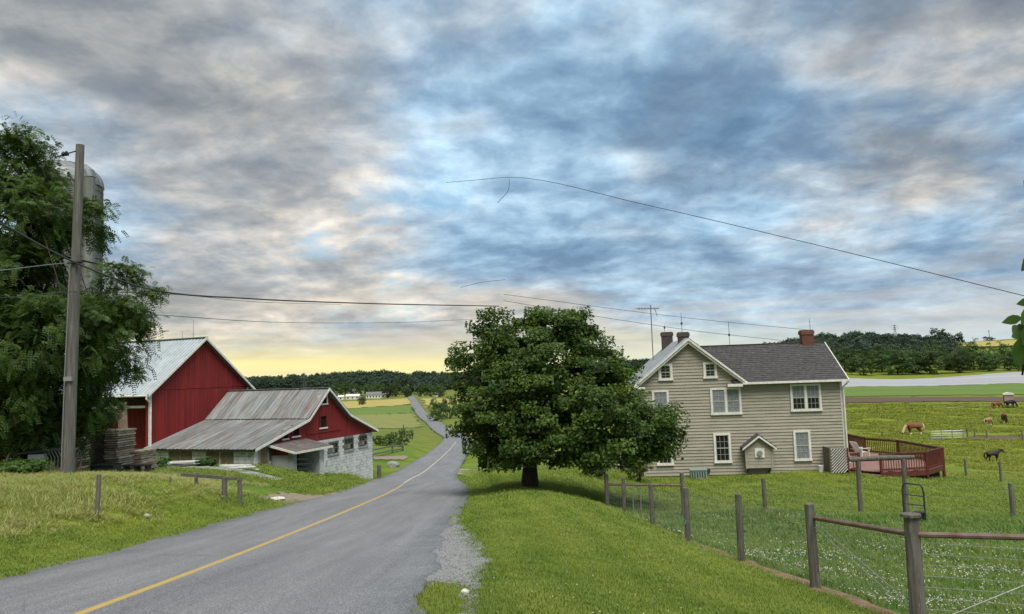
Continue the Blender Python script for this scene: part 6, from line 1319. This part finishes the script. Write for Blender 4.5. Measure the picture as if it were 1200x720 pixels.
# hay feeder rails and pasture posts
fq = pxy(1112, 516, 122); fd = empty('pasture_rails', (fq[0], fq[1], gz(*fq)), rad(-6), 'grey pipe rail panels standing in the pasture right of the draft horse', 'rail panel')
for k in range(4): MB().tube([(-2.6, 0, 0.35+0.35*k), (2.2, 0.2, 0.35+0.35*k)], 0.05, 6).build('rail', M['wire'], fd)
for x in (-2.6, -1, 0.6, 2.2): MB().tube([(x, 0.05, -0.1), (x, 0.05, 1.5)], 0.06, 6).build('upright', M['wire'], fd)
for k in range(2): MB().tube([(-1.0, 2.6, 0.7+0.5*k), (3.6, 2.8, 0.7+0.5*k)], 0.06, 6).build('rail', M['wire'], fd)
lab = 'plain wooden post of the short fence run beside the pasture rail panels'
for px, pyb, pyt in ((1134, 513.5, 502), (1142.5, 513.5, 502.5), (1156.5, 514, 504.5), (1034, 513, 506), (1198.5, 517, 507)):
    X, Y = pxy(px, pyb, 125); h = (pyb-pyt)*Y/FPX; o = post_mesh(h, 0.11, int(px)).build('pasture_post', M['wood'], None); o.location = (X, Y, gz(X, Y)); tag(o, lab if 1100 < px < 1190 else ('thin wooden post in the pasture behind the deck railing' if px < 1100 else 'wooden post at the muddy patch in the pasture'), 'post', 'pasture posts by the rail panels' if 1100 < px < 1190 else None)
for px, pyb, pyt in ((483.5, 514, 504), (473, 506, 498)):
    X, Y = pxy(px, pyb, 150); o = post_mesh((pyb-pyt)*Y/FPX, 0.14, int(px)).build('field_post', M['wood'], None); o.location = (X, Y, gz(X, Y)); tag(o, 'wooden fence post at the edge of the stubble field above the curving road' if px > 480 else 'wooden fence post within the stubble field behind the bushes', 'post')

# ------------------------------------------------------------------ grass
def grassmat(name, c1, c2, c3, c3lo=0.8, stripes=False):
    m = bpy.data.materials.new(name); m.use_nodes = True; n = NT(m.node_tree); out = n.node('ShaderNodeOutputMaterial'); bs = n.node('ShaderNodeBsdfPrincipled'); bs.inputs['Roughness'].default_value = 0.6; bs.inputs['Specular IOR Level'].default_value = 0.2
    a = n.node('ShaderNodeAttribute', attribute_name='tint'); sp = n.node('ShaderNodeSeparateColor'); n.link(a.outputs['Color'], sp.inputs[0]); pos = n.node('ShaderNodeNewGeometry').outputs['Position']
    k = n.math('ADD', n.math('MULTIPLY', n.mapr(n.noise(pos, 0.45, 4, 0.6), 0.35, 0.65), 0.65), n.math('MULTIPLY', sp.outputs[0], 0.45), clamp=True)
    if stripes:      # mower passes running with the fence
        sx_ = n.node('ShaderNodeSeparateXYZ'); n.link(pos, sx_.inputs[0]); u = n.math('ADD', n.math('ADD', sx_.outputs[0], n.math('MULTIPLY', sx_.outputs[1], 0.075)), n.math('MULTIPLY', n.noise(pos, 0.15, 2), 1.5))
        k = n.math('ADD', k, n.math('MULTIPLY', n.math('SINE', n.math('MULTIPLY', u, 5.2)), 0.22), clamp=True)
    col = n.mix(k, c1, c2); col = n.mix(n.mapr(sp.outputs[1], c3lo, 1.0, 0, 0.9), col, c3)
    n.link(col, bs.inputs['Base Color']); tr = n.node('ShaderNodeBsdfTranslucent'); n.link(n.mix(1.0, col, (1.2, 1.15, 0.7), 'MULTIPLY'), tr.inputs[0]); mx = n.node('ShaderNodeMixShader', i_0=0.3)
    n.link(bs.outputs[0], mx.inputs[1]); n.link(tr.outputs[0], mx.inputs[2]); n.link(mx.outputs[0], out.inputs[0]); return m
M['g_lawn'] = grassmat('lawn blade', (0.115, 0.188, 0.026), (0.212, 0.262, 0.046), (0.30, 0.30, 0.13), 0.88, stripes=True); M['g_pad'] = grassmat('paddock blade', (0.075, 0.155, 0.028), (0.15, 0.225, 0.045), (0.24, 0.26, 0.10)); M['g_dry'] = grassmat('meadow blade', (0.165, 0.235, 0.036), (0.32, 0.31, 0.11), (0.45, 0.40, 0.21), 0.66)
def clump(name, n, rad_, h, wv, m, seed, lean=0.5):
    r_ = np.random.default_rng(seed); a = r_.uniform(0, 6.28, n); rr_ = rad_*np.sqrt(r_.random(n)); B = np.c_[rr_*np.cos(a), rr_*np.sin(a), np.full(n, -0.02)]; hh = h*r_.uniform(0.55, 1.25, n); d_ = r_.uniform(0, 6.28, n); dv = np.c_[np.cos(d_), np.sin(d_), np.zeros(n)]; sd_ = np.c_[-np.sin(d_), np.cos(d_), np.zeros(n)]; ln = lean*r_.uniform(0.3, 1.2, n)
    w_ = wv*r_.uniform(0.7, 1.3, n); up = np.array([0, 0, 1.0]); mid_ = B+up*(hh*0.6)[:, None]+dv*(hh*ln*0.35)[:, None]; tip = B+up*hh[:, None]+dv*(hh*ln)[:, None]
    V = np.stack([B-sd_*w_[:, None]/2, B+sd_*w_[:, None]/2, mid_+sd_*w_[:, None]*0.4, mid_-sd_*w_[:, None]*0.4, tip+sd_*w_[:, None]*0.06, tip-sd_*w_[:, None]*0.06], 1).reshape(-1, 3)
    o_ = np.arange(n)[:, None]*6; Q = np.concatenate([o_+[0, 1, 2, 3], o_+[3, 2, 4, 5]]); T_ = np.repeat(np.c_[r_.random(n), r_.random(n), np.zeros(n), np.ones(n)], 6, 0)
    return bpy.data.objects.new(name, np_mesh(name, V, Q, m, {'tint': ('FLOAT_COLOR', T_)}))
def scatter(n, rmin, rmax, a0=-41, a1=43, power=1.0, seed=0):
    r_ = np.random.default_rng(seed); u = r_.random(n); r = rmin*(rmax/rmin)**(u**power); a = np.radians(r_.uniform(a0, a1, n)); return np.sin(a)*r, np.cos(a)*r, r
fxs = np.array([f[0] for f in FX[::-1]]); fys = np.array([f[1] for f in FX[::-1]])
def fence_x(y): return np.where(y < fys[-1], fxs[-1]+(fys[-1]-y)*0.6, np.interp(y, fys[::-1], fxs[::-1]))
def blocked(x, y):
    b = road_d(x, y) < 0.10
    lat = x-road_x(y); L0 = np.where(y < 10.2, HWR-0.15+0.75*sstep(10.2, 8.6, y), HWR-0.15); G1 = HWR+0.02+0.74*sstep(7.2, 10.5, y)*sstep(22.5, 13, y)+0.55*sstep(10, 7, y)+0.07*np.sin(y*2.9)
    pass; b |= (y > 4.5) & (y < 22.4) & (lat > L0) & (lat < G1-0.06)
    for F, x0, x1, y0, y1 in ((HF, -0.1, HW+0.1, -0.05, GD), (BF, 0, BL, 0, 30)):
        q = np.stack([x-F.o[0], y-F.o[1]], 1); lx, ly = q@F.x[:2], q@F.y[:2]; b |= (lx > x0) & (lx < x1) & (ly > y0) & (ly < y1)
    q = np.stack([x-BF.o[0], y-BF.o[1]], 1); lx, ly = q@BF.x[:2], q@BF.y[:2]; b |= (lx > x0s-0.1) & (lx < x1s) & (ly > -dS) & (ly < 0.1)
    b |= (abs(x-fence_x(y)-0.14) < 0.22) & (y > 9) & (y < 25) & (vnoise(x*3, y*3, 5) < 0.85)
    dd = np.array([pxy(*p) for p in ((300, 584, 26.0), (345, 591, 25.5), (397, 577, 31.5), (330, 577, 29.5))]); c = dd.mean(0); b |= (np.hypot((x-c[0])/3.0, (y-c[1])/2.6) < 0.8+0.3*vnoise(x, y, 8))
    return b
lawn_p = [clump('lawn_tuft', 80, 0.24, 0.042, 0.008, M['g_lawn'], i, 0.8) for i in range(3)]; pad_p = [clump('paddock_tuft', 45, 0.22, 0.12, 0.011, M['g_pad'], 10+i, 0.7) for i in range(2)]; dry_p = [clump('meadow_tuft', 38, 0.22, 0.30, 0.008, M['g_dry'], 20+i, 0.5) for i in range(3)]
def grass_object(name, label, protos, X, Y, S, H_, seed):
    r_ = np.random.default_rng(seed); n = len(X); Z = ground(X, Y); return pts_instancer(name, np.c_[X, Y, Z], np.c_[r_.normal(0, 0.06, n), r_.normal(0, 0.06, n), r_.uniform(0, 6.28, n)], np.c_[S, S, H_], protos, r_.integers(0, len(protos), n), label, 'grass')
x, y, r = scatter(60000, 3.6, 75, power=0.92, seed=1); ok = ~blocked(x, y); x, y, r = x[ok], y[ok], r[ok]; lx = x-road_x(y)
right = lx > 0; pad = right & (x > fence_x(y)+0.1) & (y < 28.5); meadow = (lx < -HWL-1.1-0.8*vnoise(x/2, y/2, 4)) & (y < 33+2*vnoise(x/3, y/3, 6)) & (y > 2); lawn = ~(pad | meadow)
S = np.clip(r/14, 0.8, 3.2)
grass_object('lawn_grass', 'short mown lawn grass beside the road', lawn_p, x[lawn], y[lawn], S[lawn], np.clip(r[lawn]/22, 0.8, 1.8)*(0.75+0.5*vnoise(x[lawn]/1.5, y[lawn]/1.5, 9)), 2)
grass_object('paddock_grass', 'darker rough grass inside the wire fence', pad_p, x[pad], y[pad], S[pad], np.clip(r[pad]/20, 0.8, 1.3)*(0.7+0.6*vnoise(x[pad], y[pad], 12)), 3)
hh = (0.26+0.42*sstep(HWL+1.0, HWL+5, -lx))*(0.45+0.9*vnoise(x/1.8, y/1.8, 13)); hh = hh*(1-0.62*sstep(19, 24, y))
grass_object('meadow_grass', 'long half-dry grass on the bank below the leafy tree', dry_p, x[meadow], y[meadow], S[meadow]*0.9, hh[meadow]*np.clip(r[meadow]/22, 0.75, 1.2), 4)
x, y, r = scatter(26000, 62, 260, 8, 44, 0.8, 71); k = (x > 8) & ~blocked(x, y) & (y < 200) & (vnoise(x/9, y/5, 51)+0.5*vnoise(x/3, y/2, 52) > 0.55); x, y, r = x[k], y[k], r[k]
M['g_past'] = grassmat('pasture blade', (0.095, 0.165, 0.022), (0.27, 0.29, 0.045), (0.33, 0.30, 0.06)); past_p = [clump('pasture_tuft', 40, 0.25, 0.14, 0.03, M['g_past'], 60+i, 0.7) for i in range(2)]
grass_object('pasture_grass', 'tufty yellow-green pasture grass where the horses graze', past_p, x, y, np.clip(r/45, 1.5, 4.5), np.clip(r/90, 0.9, 2.0)*(0.5+vnoise(x/4, y/4, 53)), 6)
# clover heads in the paddock, small stones and litter at the road edge
import bmesh as _b
bm = _b.new(); _b.ops.create_icosphere(bm, subdivisions=1, radius=0.5); cmn = bpy.data.meshes.new('clover_head'); bm.to_mesh(cmn); bm.free(); M['clover'] = mat('clover flower', (0.62, 0.60, 0.52), (0.45, 0.45, 0.36), 30, 0.9); cmn.materials.append(M['clover']); cp = bpy.data.objects.new('clover_head', cmn)
x, y, r = scatter(26000, 8, 30, 8, 43, 0.9, 21); k = (x > fence_x(y)+0.3) & (y < 27.5) & (rng.random(len(x)) < 0.03+0.55*sstep(0.55, 1.15, vnoise((x+0.7*y)/1.6, (y-0.7*x)/1.9, 31)+0.45*vnoise(x*1.3+y*0.8, y*1.3-x*0.8, 32))); x, y, r = x[k], y[k], r[k]; sz = np.clip(r/14, 0.7, 1.4)*0.021*rng.uniform(0.6, 1.3, len(x))
pts_instancer('clover_flowers', np.c_[x, y, ground(x, y)+0.09+0.03*rng.random(len(x))], np.zeros((len(x), 3)), np.c_[sz, sz, sz*0.8], [cp], np.zeros(len(x), int), 'white clover flowers scattered through the paddock grass', 'flowers')
x, y, r = scatter(5000, 5, 30, -8, 30, 0.9, 23); k = ~blocked(x, y) & (x-road_x(y) > 3.4) & (x < fence_x(y)) & (vnoise(x*0.8, y*0.8, 41) > 0.62); x, y, r = x[k][:150], y[k][:150], r[k][:150]; sz = 0.010+0.008*rng.random(len(x))
pts_instancer('lawn_daisies', np.c_[x, y, ground(x, y)+0.055], np.zeros((len(x), 3)), np.c_[sz, sz, sz*0.5], [cp], np.zeros(len(x), int), 'tiny pale flowers dotted over the mown lawn', 'flowers')
bm = _b.new(); _b.ops.create_icosphere(bm, subdivisions=1, radius=0.5); gm = bpy.data.meshes.new('grit'); bm.to_mesh(gm); bm.free(); M['grit'] = mat('grit', (0.26, 0.26, 0.255), (0.12, 0.12, 0.12), 40, 0.95, rnd=0.4); gm.materials.append(M['grit']); gp = bpy.data.objects.new('grit', gm)
n_ = 5000; yy = rng.uniform(5, 22, n_); ll = rng.uniform(0, 1, n_); G1 = HWR+0.74*sstep(7.2, 10.5, yy)*sstep(22.5, 13, yy)+0.55*sstep(10, 7, yy); L0 = HWR-0.25+0.75*sstep(10.2, 8.6, yy); xx = road_x(yy)+L0+(G1+0.15-L0)*ll; sz = rng.uniform(0.008, 0.032, n_)*rng.random(n_)**0.6
pts_instancer('loose_gravel', np.c_[xx, yy, ground(xx, yy, False)+0.022], rng.uniform(0, 3, (n_, 3)), np.c_[sz, sz*0.8, sz*0.6], [gp], np.zeros(n_, int), 'loose grey gravel spilled along the road shoulder', 'gravel')
